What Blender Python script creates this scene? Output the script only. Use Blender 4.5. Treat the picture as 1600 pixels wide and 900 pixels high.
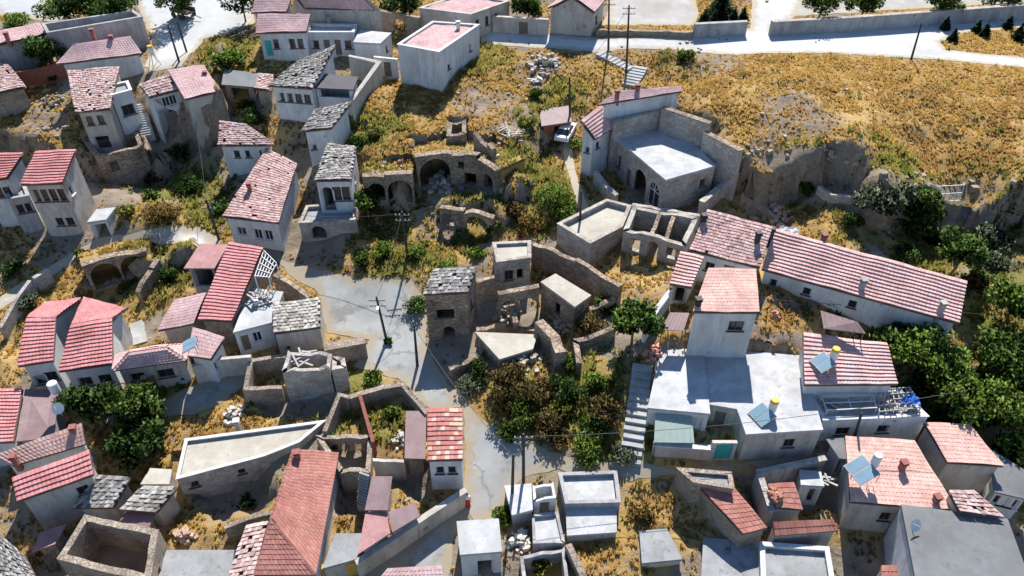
import bpy, math, random
import numpy as np
from mathutils import Vector
from mathutils.geometry import tessellate_polygon, delaunay_2d_cdt
for _o in list(bpy.data.objects): bpy.data.objects.remove(_o)
SC = bpy.context.scene
COL = SC.collection
RNG = random.Random(7)
NR = np.random.default_rng(11)

# ------------------------------------------------------------------ camera, sky, sun, exposure
PITCH = math.radians(40.0); FPX = 1180.0; CAMZ = 50.8
cam_d = bpy.data.cameras.new('camera'); cam = bpy.data.objects.new('camera', cam_d); COL.objects.link(cam)
cam_d.sensor_width = 36.0; cam_d.lens = FPX / 1600 * 36; cam_d.clip_end = 6000
cam.location = (0, 0, CAMZ); cam.rotation_euler = (math.pi / 2 - PITCH, 0, 0)
SC.camera = cam
SUN_EL, SUN_AZ = math.radians(47), math.radians(7)
w = bpy.data.worlds.new('World'); SC.world = w; w.use_nodes = True
sky = w.node_tree.nodes.new('ShaderNodeTexSky'); sky.sky_type = 'NISHITA'; sky.sun_disc = False
sky.sun_elevation = SUN_EL; sky.sun_rotation = SUN_AZ; sky.altitude = 1100; sky.dust_density = 0.1; sky.ozone_density = 6.0; sky.air_density = 1.2
bg = w.node_tree.nodes['Background']; bg.inputs[1].default_value = 0.10
w.node_tree.links.new(sky.outputs[0], bg.inputs[0])
sd = bpy.data.lights.new('sun', 'SUN'); sd.energy = 5.0; sd.angle = math.radians(0.5); sd.color = (1.0, 0.965, 0.92)
sun = bpy.data.objects.new('sun', sd); COL.objects.link(sun)
SDIR = Vector((math.sin(SUN_AZ) * math.cos(SUN_EL), math.cos(SUN_AZ) * math.cos(SUN_EL), math.sin(SUN_EL)))
sun.rotation_euler = SDIR.to_track_quat('Z', 'Y').to_euler(); sun.location = (0, 60, 80)
SC.view_settings.view_transform = 'Standard'; SC.view_settings.look = 'None'
SC.view_settings.exposure = 0.8; SC.view_settings.gamma = 1.0
SC.view_settings.use_curve_mapping = False
SC.cycles.max_bounces = 5; SC.cycles.diffuse_bounces = 3; SC.cycles.transparent_max_bounces = 4

# ------------------------------------------------------------------ survey helpers: the photograph's rays met with real heights
CP, SP = math.cos(PITCH), math.sin(PITCH)
def ray(u, v):
    x = (u - 800) / FPX; y = -(v - 450) / FPX
    return x, CP + y * SP, -SP + y * CP
def U(u, v, z):
    dx, dy, dz = ray(u, v); t = (z - CAMZ) / dz
    return (dx * t, dy * t)

# ------------------------------------------------------------------ terrain
CTRL = [(480,420,1.5),(600,480,.5),(640,560,0),(680,640,-.5),(760,720,-1),(740,800,-1.5),(700,890,-2),(900,735,-.5),(985,745,0),(1000,640,2.2),(1010,560,4),(1030,470,5),
(560,400,2.5),(660,400,2.5),(760,400,3),(620,330,4),(700,300,4.5),(830,350,4),(880,280,6),(910,300,5.5),(920,350,4.5),(950,410,3.5),(1010,420,4.2),
(600,230,8.3),(700,190,9),(640,170,9.5),(740,120,11),(650,130,10.5),(840,200,8.5),(850,130,10.5),(860,75,12),(780,60,12),
(975,285,4.2),(1000,305,4.2),(935,285,5),(1040,340,4.6),(1130,300,6),(1200,300,6.5),(1280,300,7),(1300,340,6),(740,480,1.2),(820,500,1.5),(900,520,2),(940,460,2.8),(800,620,.8),(880,640,.8),(940,640,1.5),
(1100,150,12),(1250,215,11.3),(1400,230,11.5),(1580,270,11),(1300,120,12.5),(1500,130,12.3),(1000,90,12),(1200,60,12.5),(1400,60,12.5),(1590,60,12.5),(1300,10,13),(1590,10,13),(1000,20,13),(1100,10,13),
(1400,370,5),(1500,340,5.5),(1590,360,5.5),(1560,480,4),(1450,380,5),(1500,560,2),(1580,640,0),(1420,560,2.5),(1220,500,5),(1350,530,3.5),
(1150,730,0),(1280,715,0),(1450,720,-.5),(1590,800,-2),(1200,890,-2.5),(1400,890,-3),(1000,880,-1.5),(1050,800,-1),(860,880,-2),
(330,375,2.5),(240,370,2.5),(150,385,2),(60,430,1),(0,480,.5),(120,370,2),(250,330,4),(320,330,3.5),(180,300,4.5),(280,262,3.4),(325,290,3.0),(235,262,3.8),(400,400,2),(450,380,2.2),(440,290,4.5),(490,250,6),
(240,190,8),(170,240,6),(60,200,8),(30,170,9),(60,130,10),(260,100,11.5),(330,30,12.5),(100,20,12.5),(220,10,12.5),(10,60,11.5),(350,110,11),(400,180,8.5),(380,150,9.5),(460,210,7.5),(440,90,11.3),(560,90,11.3),(620,20,12.5),(500,10,12.8),(700,30,12.5),(560,180,9),
(230,440,.2),(170,435,0),(200,425,.2),(130,450,0),(100,490,0),(20,560,-1),(300,480,.5),(390,560,0),(430,640,-1),(330,660,-1.5),(250,640,-1.5),(150,640,-2),(60,620,-2),(200,720,-3),(310,830,-3),(150,850,-4),(40,860,-4.5),(550,650,-.5),(600,680,-.5),(560,800,-2),(480,620,-.5),(530,760,-2),(620,880,-2.5),(10,700,-3)]
# steps in the ground: near edge (pixels at height z) with the drop in metres, then the far side where the step fades out
PLATES = [
 (11.0, .8, [(1040,168,3),(1112,192,4),(1158,226,4.5),(1200,236,4.5),(1320,236,4.5),(1348,262,3),(1385,272,4.5),(1500,283,5.5),(1620,290,5.5),(1800,300,5),(1900,-60,0),(1400,-80,0),(1052,-60,0),(1050,0,0),(1048,40,0),(1047,80,0),(1044,120,.6)]),
 (8.6, 0.9, [(560,262,3),(640,258,3.4),(652,232,4),(715,222,4),(770,236,3.4),(800,268,2.5),(850,240,.5),(860,140,0),(740,95,0),(600,130,0),(560,200,.5)]),
 (5.6, 0.9, [(688,318,1.6),(755,322,1.8),(785,342,1.2),(810,320,.4),(780,290,0),(690,288,0)]),
 (3.4, 0.9, [(60,428,.6),(140,408,2),(215,392,2.4),(300,384,2),(318,378,.4),(240,374,0),(160,384,0)]),
 (9.0, .9, [(-60,190,2),(60,198,2.5),(120,205,2.5),(225,200,4),(262,182,5),(345,172,4.5),(352,140,1),(330,90,0),(120,60,0),(-60,80,0)]),
]
X0, X1, Y0, Y1, GS = -98.0, 98.0, 16.0, 152.0, 0.45
def vnoise(px, py, s, seed):
    r = np.random.default_rng(seed).random((128, 128))
    fx, fy = px / s, py / s; ix, iy = np.floor(fx).astype(int), np.floor(fy).astype(int)
    tx, ty = fx - ix, fy - iy; tx = tx * tx * (3 - 2 * tx); ty = ty * ty * (3 - 2 * ty)
    g = lambda a, b: r[b % 128, a % 128]
    return (g(ix, iy) * (1 - tx) + g(ix + 1, iy) * tx) * (1 - ty) + (g(ix, iy + 1) * (1 - tx) + g(ix + 1, iy + 1) * tx) * ty
def seg_dist(px, py, poly):
    d = np.full(px.shape, 1e9); inside = np.zeros(px.shape, bool)
    n = len(poly)
    for i in range(n):
        ax, ay = poly[i]; bx, by = poly[(i + 1) % n]
        ex, ey = bx - ax, by - ay; L2 = ex * ex + ey * ey + 1e-9
        t = np.clip(((px - ax) * ex + (py - ay) * ey) / L2, 0, 1)
        d = np.minimum(d, np.hypot(px - ax - t * ex, py - ay - t * ey))
        c = ((ay > py) != (by > py)) & (px < (bx - ax) * (py - ay) / (by - ay + 1e-12) + ax)
        inside ^= c
    return np.where(inside, d, -d)
def plate_add(px, py):
    out = np.zeros(px.shape)
    for z, wd, pts in PLATES:
        poly = [U(u, v, z) for u, v, _ in pts]
        sdist = seg_dist(px, py, poly) + (vnoise(px, py, 4.3, 41) - .5) * 2.6 + (vnoise(px, py, 1.5, 42) - .5) * 1.1
        ws = 0; acc = 0
        for (x, y), (_, _, dz) in zip(poly, pts):
            k = 1.0 / (((px - x) ** 2 + (py - y) ** 2) ** 1.5 + 0.5); ws = ws + k; acc = acc + k * dz
        m = np.clip(sdist / wd + 0.5, 0, 1); m = m * m * (3 - 2 * m)
        out += m * acc / ws
    return out
_cp = np.array([(*U(u, v, z), z) for u, v, z in CTRL])
_cx, _cy = _cp[:, 0], _cp[:, 1]
_cz = _cp[:, 2] - plate_add(_cx, _cy)
def _tps(r2): return np.where(r2 > 1e-9, 0.5 * r2 * np.log(r2 + 1e-9), 0)
_n = len(_cp)
_K = _tps((_cx[:, None] - _cx) ** 2 + (_cy[:, None] - _cy) ** 2) + np.eye(_n) * 12.0
_P = np.c_[np.ones(_n), _cx, _cy]
_A = np.block([[_K, _P], [_P.T, np.zeros((3, 3))]])
_W = np.linalg.solve(_A, np.r_[_cz, 0, 0, 0])
def rbf(px, py):
    out = _W[_n] + _W[_n + 1] * px + _W[_n + 2] * py
    for i in range(_n): out = out + _W[i] * _tps((px - _cx[i]) ** 2 + (py - _cy[i]) ** 2)
    return out
gx = np.arange(X0, X1 + .01, GS); gy = np.arange(Y0, Y1 + .01, GS)
GX, GY = np.meshgrid(gx, gy)
GZ = np.clip(rbf(GX, GY), -7, 15) + plate_add(GX, GY)
def T(x, y):
    x = np.clip(np.asarray(x, float), X0, X1 - .01); y = np.clip(np.asarray(y, float), Y0, Y1 - .01)
    fx, fy = (x - X0) / GS, (y - Y0) / GS
    ix = np.clip(fx.astype(int), 0, len(gx) - 2); iy = np.clip(fy.astype(int), 0, len(gy) - 2)
    tx, ty = fx - ix, fy - iy
    return (GZ[iy, ix] * (1 - tx) + GZ[iy, ix + 1] * tx) * (1 - ty) + (GZ[iy + 1, ix] * (1 - tx) + GZ[iy + 1, ix + 1] * tx) * ty
def G(u, v, h=0.0):
    """where the ray of (u, v) comes down to h metres above the ground"""
    dx, dy, dz = ray(u, v)
    ts = np.arange(25, 230, 0.2)
    f = CAMZ + dz * ts - T(dx * ts, dy * ts) - h
    k = np.argmax(f < 0) if (f < 0).any() else len(ts) - 1
    a, b = ts[max(k - 1, 0)], ts[k]
    for _ in range(14):
        m = .5 * (a + b)
        if CAMZ + dz * m - float(T(dx * m, dy * m)) - h > 0: a = m
        else: b = m
    return (dx * a, dy * a, CAMZ + dz * a)

# ------------------------------------------------------------------ mesh collector
class MB:
    def __init__(s): s.v = []; s.f = []; s.t = []
    def add(s, vs, fs, tint=(1, 1, 1)):
        o = len(s.v); s.v += [tuple(p) for p in vs]; s.f += [tuple(i + o for i in f) for f in fs]; s.t += [tint] * len(vs)
    def box(s, c, sx, sy, sz, rz=0.0, tint=(1, 1, 1), ax=None):
        """box centred at c (x, y), standing from c.z to c.z + sz"""
        ca, sa = math.cos(rz), math.sin(rz); vs = []
        for z in (0, sz):
            for a, b in ((-1, -1), (1, -1), (1, 1), (-1, 1)):
                x, y = a * sx / 2, b * sy / 2; vs.append((c[0] + x * ca - y * sa, c[1] + x * sa + y * ca, c[2] + z))
        s.add(vs, [(3, 2, 1, 0), (4, 5, 6, 7), (0, 1, 5, 4), (1, 2, 6, 5), (2, 3, 7, 6), (3, 0, 4, 7)], tint)
    def bar(s, p, q, r, n=6, r2=None, tint=(1, 1, 1)):
        p, q = Vector(p), Vector(q); d = (q - p).normalized()
        a = d.orthogonal().normalized(); b = d.cross(a); vs = []
        r2 = r if r2 is None else r2
        for c, rr in ((p, r), (q, r2)):
            for k in range(n):
                t = 2 * math.pi * k / n; vs.append(c + a * (rr * math.cos(t)) + b * (rr * math.sin(t)))
        fs = [(k, (k + 1) % n, n + (k + 1) % n, n + k) for k in range(n)] + [tuple(range(n - 1, -1, -1)), tuple(range(n, 2 * n))]
        s.add(vs, fs, tint)
    def prism(s, poly, z0, z1, tint=(1, 1, 1)):
        n = len(poly); vs = [(x, y, z0) for x, y in poly] + [(x, y, z1) for x, y in poly]
        fs = [(k, (k + 1) % n, n + (k + 1) % n, n + k) for k in range(n)]
        s.add(vs, fs + [tuple(range(n - 1, -1, -1)), tuple(range(n, 2 * n))], tint)
    def sheet(s, quad, t=0.06, tint=(1, 1, 1)):
        """thick sheet through 3-D corners (CCW from above)"""
        n = len(quad); vs = list(quad) + [(x, y, z - t) for x, y, z in quad]
        fs = [tuple(range(n)), tuple(range(2 * n - 1, n - 1, -1))] + [(n + k, n + (k + 1) % n, (k + 1) % n, k) for k in range(n)]
        s.add(vs, fs, tint)
    def build(s, name, mat, parent=None, org=None, smooth=False):
        if parent is not None and org is None: org = world_loc(parent)
        if org is None: org = (0, 0, 0)
        me = bpy.data.meshes.new(name)
        me.from_pydata([(a - org[0], b - org[1], c - org[2]) for a, b, c in s.v], [], s.f)
        me.materials.append(mat)
        if mat in (M['tile'], M['slab'], M['leaf'], M['dry'], M['rock']):
            ca = me.color_attributes.new('tint', 'FLOAT_COLOR', 'POINT')
            ca.data.foreach_set('color', np.c_[np.array(s.t, float), np.ones(len(s.t))].ravel())
        if smooth: me.polygons.foreach_set('use_smooth', [True] * len(me.polygons))
        o = bpy.data.objects.new(name, me); COL.objects.link(o)
        if parent is not None: o.parent = parent; WL[o.name] = org
        else: o.location = org; WL[o.name] = org
        return o
WL = {}
def world_loc(o): return WL[o.name]
def thing(name, label, cat, loc, group=None):
    o = bpy.data.objects.new(name, None); COL.objects.link(o); o.location = loc; o.empty_display_size = .3
    WL[o.name] = tuple(loc); tag(o, label, cat, group); return o
def tag(o, label, cat, group=None):
    o['label'] = label; o['category'] = cat
    if group: o['group'] = group
    return o
def fast_mesh(name, V, F, mat, tint=None, org=(0, 0, 0), normals=None):
    me = bpy.data.meshes.new(name); F = np.asarray(F); k = F.shape[1]
    V = np.asarray(V, float) - np.array(org)
    me.vertices.add(len(V)); me.vertices.foreach_set('co', V.ravel())
    me.loops.add(F.size); me.loops.foreach_set('vertex_index', F.ravel().astype(np.int32))
    me.polygons.add(len(F)); me.polygons.foreach_set('loop_start', np.arange(0, F.size, k, dtype=np.int32))
    try: me.polygons.foreach_set('loop_total', np.full(len(F), k, dtype=np.int32))
    except Exception: pass
    me.update(calc_edges=True); me.materials.append(mat)
    if tint is not None:
        ca = me.color_attributes.new('tint', 'FLOAT_COLOR', 'POINT')
        ca.data.foreach_set('color', np.c_[tint, np.ones(len(tint))].ravel())
    if normals is not None:
        me.polygons.foreach_set('use_smooth', [True] * len(me.polygons)); me.normals_split_custom_set_from_vertices(normals.astype(float))
    return me

# ------------------------------------------------------------------ materials
def translucent(m, f=.4):
    nt = m.node_tree; N = nt.nodes; L = nt.links; b = N['Principled BSDF']; src = b.inputs['Base Color'].links[0].from_socket
    t = N.new('ShaderNodeBsdfTranslucent'); L.new(src, t.inputs[0]); x = N.new('ShaderNodeMixShader'); x.inputs[0].default_value = f
    L.new(b.outputs[0], x.inputs[1]); L.new(t.outputs[0], x.inputs[2]); L.new(x.outputs[0], N['Material Output'].inputs[0])
def mat(name, c1, c2=None, sc=3.0, rough=.9, bump=.25, tint=False, c3=None, sc3=.35, spec=.25, metal=0.0, zs=1.0, course=0.0, lo=.38, hi=.66, streak=None, crack=0.0, edge=None, stain=None):
    m = bpy.data.materials.new(name); m.use_nodes = True; nt = m.node_tree; N = nt.nodes; L = nt.links
    b = N['Principled BSDF']; b.inputs['Roughness'].default_value = rough; b.inputs['Specular IOR Level'].default_value = spec
    b.inputs['Metallic'].default_value = metal
    g = N.new('ShaderNodeNewGeometry')
    mp = N.new('ShaderNodeVectorMath'); mp.operation = 'MULTIPLY'; mp.inputs[1].default_value = (1, 1, zs); L.new(g.outputs['Position'], mp.inputs[0])
    def noise(s, det=6, rg=.62):
        n = N.new('ShaderNodeTexNoise'); n.inputs['Scale'].default_value = s; n.inputs['Detail'].default_value = det; n.inputs['Roughness'].default_value = rg
        L.new(mp.outputs[0], n.inputs['Vector']); return n
    def mix(fac, a, bb):
        x = N.new('ShaderNodeMix'); x.data_type = 'RGBA'
        L.new(fac, x.inputs['Factor']) if not isinstance(fac, float) else setattr(x.inputs['Factor'], 'default_value', fac)
        for sk, val in ((x.inputs[6], a), (x.inputs[7], bb)):
            if isinstance(val, tuple): sk.default_value = (*val, 1)
            else: L.new(val, sk)
        return x
    def ramp(sock, a, z):
        r = N.new('ShaderNodeMapRange'); r.inputs[1].default_value = a; r.inputs[2].default_value = z; L.new(sock, r.inputs[0]); return r.outputs[0]
    col = c1
    n1 = noise(sc)
    if c2: col = mix(ramp(n1.outputs[0], lo, hi), c1, c2).outputs[2]
    if c3: col = mix(ramp(noise(sc3, 5).outputs[0], .45, .68), col, c3).outputs[2]
    if streak:
        sm = N.new('ShaderNodeVectorMath'); sm.operation = 'MULTIPLY'; sm.inputs[1].default_value = (1.6, 1.6, .22); L.new(g.outputs['Position'], sm.inputs[0])
        sn = N.new('ShaderNodeTexNoise'); sn.inputs['Scale'].default_value = 1.3; sn.inputs['Detail'].default_value = 7; sn.inputs['Roughness'].default_value = .7; L.new(sm.outputs[0], sn.inputs['Vector'])
        col = mix(ramp(sn.outputs[0], .50, .68), col, streak).outputs[2]
        col = mix(ramp(noise(1.1, 8, .75).outputs[0], .60, .66), col, tuple(x * .78 for x in streak)).outputs[2]
    if stain:
        col = mix(ramp(noise(.55, 9, .74).outputs[0], .50, .63), col, stain).outputs[2]
        col = mix(ramp(noise(1.7, 9, .78).outputs[0], .56, .64), col, tuple(x * .8 for x in stain)).outputs[2]
    if crack:
        dn = noise(.9, 4); wv = N.new('ShaderNodeVectorMath'); wv.operation = 'MULTIPLY_ADD'; wv.inputs[1].default_value = (1.6, 1.6, 1.6); L.new(dn.outputs['Color'], wv.inputs[0]); L.new(g.outputs['Position'], wv.inputs[2])
        cv = N.new('ShaderNodeTexVoronoi'); cv.feature = 'DISTANCE_TO_EDGE'; cv.inputs['Scale'].default_value = crack; L.new(wv.outputs[0], cv.inputs['Vector'])
        col = mix(ramp(cv.outputs['Distance'], .012, .0), col, tuple(x * .8 for x in (c3 or c1))).outputs[2]
        col = mix(ramp(noise(.28, 9, .72).outputs[0], .52, .60), col, tuple(x * .86 for x in (c3 or c1))).outputs[2]
    if edge:
        ea = N.new('ShaderNodeVertexColor'); ea.layer_name = 'edge'; es = N.new('ShaderNodeSeparateColor'); L.new(ea.outputs[0], es.inputs[0])
        en = noise(1.2, 7, .7); em = N.new('ShaderNodeMath'); em.operation = 'MULTIPLY_ADD'; em.inputs[1].default_value = 1.7; L.new(en.outputs[0], em.inputs[0]); 
        e2 = N.new('ShaderNodeMath'); e2.operation = 'SUBTRACT'; e2.inputs[1].default_value = .85; L.new(es.outputs[0], e2.inputs[0]); L.new(e2.outputs[0], em.inputs[2])
        col = mix(ramp(em.outputs[0], .35, .75), col, edge).outputs[2]
    if tint:
        a = N.new('ShaderNodeVertexColor'); a.layer_name = 'tint'
        x = N.new('ShaderNodeMix'); x.data_type = 'RGBA'; x.blend_type = 'MULTIPLY'; x.inputs['Factor'].default_value = 1
        if isinstance(col, tuple): x.inputs[6].default_value = (*col, 1)
        else: L.new(col, x.inputs[6])
        L.new(a.outputs[0], x.inputs[7]); col = x.outputs[2]
    hsock = n1.outputs[0]
    if course:
        # stone courses: uneven blocks with recessed joints
        vo = N.new('ShaderNodeTexVoronoi'); vo.feature = 'DISTANCE_TO_EDGE'; vo.inputs['Scale'].default_value = course
        ms = N.new('ShaderNodeVectorMath'); ms.operation = 'MULTIPLY'; ms.inputs[1].default_value = (1, 1, 1.9); L.new(g.outputs['Position'], ms.inputs[0]); L.new(ms.outputs[0], vo.inputs['Vector'])
        vc = N.new('ShaderNodeTexVoronoi'); vc.inputs['Scale'].default_value = course; L.new(ms.outputs[0], vc.inputs['Vector'])
        e = ramp(vo.outputs['Distance'], .0, .07)
        dk = mix(e, (.55, .52, .5), (1, 1, 1)); 
        hs = N.new('ShaderNodeSeparateColor'); L.new(vc.outputs['Color'], hs.inputs[0])
        vv = N.new('ShaderNodeMapRange'); vv.inputs[3].default_value = .72; vv.inputs[4].default_value = 1.22; L.new(hs.outputs[0], vv.inputs[0])
        m1 = N.new('ShaderNodeVectorMath'); m1.operation = 'SCALE'; L.new(dk.outputs[2], m1.inputs[0]); L.new(vv.outputs[0], m1.inputs['Scale'])
        x = N.new('ShaderNodeMix'); x.data_type = 'RGBA'; x.blend_type = 'MULTIPLY'; x.inputs['Factor'].default_value = .6
        if isinstance(col, tuple): x.inputs[6].default_value = (*col, 1)
        else: L.new(col, x.inputs[6])
        L.new(m1.outputs[0], x.inputs[7]); col = x.outputs[2]
        ad = N.new('ShaderNodeMath'); ad.operation = 'ADD'; L.new(n1.outputs[0], ad.inputs[0]); L.new(e, ad.inputs[1]); hsock = ad.outputs[0]
    if isinstance(col, tuple): b.inputs['Base Color'].default_value = (*col, 1)
    else: L.new(col, b.inputs['Base Color'])
    if bump:
        bp = N.new('ShaderNodeBump'); bp.inputs['Strength'].default_value = bump; bp.inputs['Distance'].default_value = .12
        L.new(hsock, bp.inputs['Height']); L.new(bp.outputs[0], b.inputs['Normal'])
    return m
M = dict(
 white=mat('white_plaster', (0.614,0.628,0.626), (0.530,0.537,0.533), 1.4, c3=(0.437,0.433,0.417), sc3=.5, zs=.5, streak=(0.428,0.414,0.388)),
 cream=mat('cream_plaster', (0.504,0.464,0.405), (0.423,0.383,0.331), 1.5, c3=(0.333,0.293,0.253), sc3=.5, zs=.6, streak=(0.315,0.270,0.230)),
 grey=mat('grey_render', (0.386,0.376,0.372), (0.313,0.301,0.294), 1.5, c3=(0.230,0.216,0.216), sc3=.6, zs=.6, streak=(0.230,0.211,0.201)),
 ashlar=mat('pale_cut_stone', (0.443,0.400,0.351), (0.372,0.335,0.291), 2.0, c3=(0.283,0.244,0.205), sc3=.5, course=2.2, bump=.4),
 stone=mat('rubble_stone', (0.373,0.304,0.236), (0.289,0.233,0.178), 2.4, c3=(0.206,0.163,0.129), sc3=.5, course=2.6, bump=.6),
 ruin=mat('weathered_tuff', (0.372,0.289,0.211), (0.265,0.200,0.146), 1.2, c3=(0.176,0.132,0.095), sc3=.45, course=1.7, bump=.8),
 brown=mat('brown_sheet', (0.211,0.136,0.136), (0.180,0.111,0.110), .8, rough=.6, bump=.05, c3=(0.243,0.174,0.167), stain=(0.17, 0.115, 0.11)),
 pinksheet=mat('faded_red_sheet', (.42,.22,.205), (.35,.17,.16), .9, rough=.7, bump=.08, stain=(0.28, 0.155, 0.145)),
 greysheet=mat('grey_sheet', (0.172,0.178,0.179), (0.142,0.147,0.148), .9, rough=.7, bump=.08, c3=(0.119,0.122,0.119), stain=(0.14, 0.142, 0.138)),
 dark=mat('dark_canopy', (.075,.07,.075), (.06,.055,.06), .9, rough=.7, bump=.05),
 concrete=mat('pale_concrete', (0.454,0.456,0.459), (0.378,0.378,0.378), .9, c3=(0.294,0.288,0.279), sc3=.25, bump=.15, stain=(0.33, 0.32, 0.295)),
 cement=mat('cement_screed', (0.310,0.314,0.317), (0.254,0.257,0.258), .7, c3=(0.206,0.204,0.202), sc3=.2, bump=.15, stain=(0.215, 0.21, 0.195)),
 sand=mat('sandy_roof', (0.451,0.417,0.348), (0.383,0.352,0.287), 1.3, c3=(0.324,0.287,0.234), sc3=.3, bump=.2, stain=(0.370,0.330,0.265)),
 whiteroof=mat('whitewashed_roof', (0.474,0.477,0.479), (0.401,0.402,0.401), 1.1, c3=(0.319,0.312,0.304), sc3=.33, bump=.1, stain=(0.363,0.355,0.339)),
 tile=mat('clay_tiles', (1,1,1), (.80,.78,.77), 3.0, tint=True, bump=.15, rough=.85, c3=(.72,.665,.63), sc3=.55),
 slab=mat('stone_roof_slabs', (1,1,1), (.7,.69,.68), 5.0, tint=True, bump=.5),
 under=mat('roof_boards', (.16,.105,.09), (.11,.075,.065), 2.0),
 glass=mat('window_glass', (.022,.027,.034), (.03,.035,.04), 1.5, rough=.12, bump=0, spec=.5),
 frame=mat('white_frame', (.6,.6,.58), rough=.6, bump=0),
 woodframe=mat('brown_frame', (.13,.085,.06), (.09,.06,.045), 6, rough=.7, bump=.1),
 wood=mat('old_timber', (.20,.155,.12), (.13,.10,.08), 4, bump=.3),
 greywood=mat('bleached_timber', (.42,.40,.37), (.33,.31,.28), 4, bump=.3),
 turq=mat('turquoise_paint', (.05,.36,.32), (.04,.30,.28), 2, rough=.6, bump=.05),
 awning=mat('green_awning', (.30,.36,.32), (.26,.315,.28), 1.0, rough=.8, bump=.05),
 black=mat('black_metal', (.03,.03,.033), (.045,.04,.04), 4, rough=.6, bump=.05),
 pole=mat('tarred_pole', (.075,.06,.05), (.05,.04,.035), 3, bump=.2),
 metal=mat('galvanised_metal', (.45,.46,.46), (.38,.385,.39), 3, rough=.45, bump=.03, metal=.4),
 solar=mat('solar_collector', (.20,.30,.36), (.165,.255,.31), .8, rough=.25, bump=0, spec=.5),
 tank=mat('white_tank', (.66,.66,.64), rough=.5, bump=0),
 yellow=mat('yellow_tank', (.70,.42,.06), (.62,.36,.05), 3, rough=.5, bump=0),
 rust=mat('rusty_paint', (.26,.09,.06), (.18,.065,.045), 3, rough=.8),
 brick=mat('chimney_brick', (.30,.12,.10), (.22,.09,.075), 4, bump=.3),
 leaf=mat('leaves', (1,1,1), (.75,.78,.72), 1.0, tint=True, bump=0, rough=.7, spec=.2),
 bark=mat('bark', (.13,.10,.075), (.085,.065,.05), 5, bump=.4),
 dry=mat('dry_grass', (1,1,1), (.80,.76,.70), .6, tint=True, bump=0, rough=.9, spec=.1),
 rock=mat('loose_stone', (.46,.41,.35), (.34,.295,.245), 3, tint=True, bump=.5),
 step=mat('stone_steps', (0.369,0.370,0.354), (0.303,0.302,0.289), 1.6, c3=(0.244,0.238,0.224), bump=.25),
 road=mat('worn_concrete_road', (0.331,0.334,0.322), (0.267,0.270,0.259), .45, c3=(0.224,0.218,0.202), sc3=.2, bump=.15, lo=.3, hi=.75, crack=.09, edge=(0.292,0.244,0.173)),
 pale=mat('pale_gravel_road', (0.501,0.505,0.493), (0.428,0.427,0.412), .5, c3=(0.382,0.367,0.335), sc3=.15, bump=.15, lo=.3, hi=.75, edge=(0.382,0.331,0.245)),
 blue=mat('blue_tarpaulin', (.04,.16,.48), (.03,.12,.38), 2, rough=.5),
 cave=mat('cave_dark_stone', (.11,.095,.08), (.075,.065,.055), 1.5, bump=.6),
)
M['mustard'] = mat('mustard_plaster', (.52,.34,.07), (.44,.28,.06), 2.0)
M['redcloth'] = mat('red_cloth', (.42,.03,.04), (.34,.025,.03), 6)
M['whitecloth'] = mat('white_cloth', (.62,.6,.58), rough=.9)
M['skin'] = mat('skin', (.42,.25,.18), rough=.6, bump=0)
M['hair'] = mat('dark_hair', (.02,.016,.014), rough=.6, bump=0)
translucent(M['leaf'], .45); translucent(M['dry'], .5)
M['earth'] = mat('earth_and_dry_weeds', (.36,.24,.07), (.26,.18,.065), 1.6, c3=(.19,.16,.06), sc3=.5, bump=.6)
M['gravel'] = mat('dusty_gravel', (.44,.42,.39), (.36,.34,.31), .6, c3=(.30,.275,.235), sc3=.12, bump=.3, edge=(.36,.31,.22))

# ------------------------------------------------------------------ builders
def inset(poly, d, closed=True):
    """offset a polygon (CCW: inwards; open polyline: to the left) by d with mitred corners"""
    n = len(poly); out = []
    for i in range(n):
        p = Vector(poly[i])
        a = Vector(poly[(i - 1) % n]); b = Vector(poly[(i + 1) % n])
        if not closed and i == 0: a = None
        if not closed and i == n - 1: b = None
        ns = []
        if a is not None and (p - a).length > 1e-6: e = (p - a).normalized(); ns.append(Vector((-e.y, e.x)))
        if b is not None and (b - p).length > 1e-6: e = (b - p).normalized(); ns.append(Vector((-e.y, e.x)))
        if len(ns) == 2:
            m = (ns[0] + ns[1])
            if m.length < .2: m = ns[0].copy()
            m.normalize(); k = d / max(.35, m.dot(ns[0]))
            q = p + m * k
        else: q = p + ns[0] * d
        out.append((q.x, q.y))
    return out
def ccw(poly): return sum(a[0] * b[1] - b[0] * a[1] for a, b in zip(poly, poly[1:] + poly[:1])) > 0
def jagged(L, z0, z1, amp, rng, step=.8):
    n = max(2, int(L / step)); pts = []
    cur = rng.random() * amp
    for k in range(n + 1):
        if rng.random() < .55: cur = (rng.random() ** 1.6) * amp
        pts.append((L * k / n, z0 + (z1 - z0) * k / n - cur))
    return pts
def hole_loop(h):
    kind, s, z0, wd, ht = h
    if kind == 'arch':
        r = wd / 2; spring = z0 + max(ht - r, .1); loop = [(s - r, z0), (s + r, z0)]
        for k in range(0, 9): a = math.pi * k / 8; loop.append((s + r * math.cos(a), spring + min(r, ht) * math.sin(a)))
        return loop
    return [(s - wd / 2, z0), (s + wd / 2, z0), (s + wd / 2, z0 + ht), (s - wd / 2, z0 + ht)]
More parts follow.
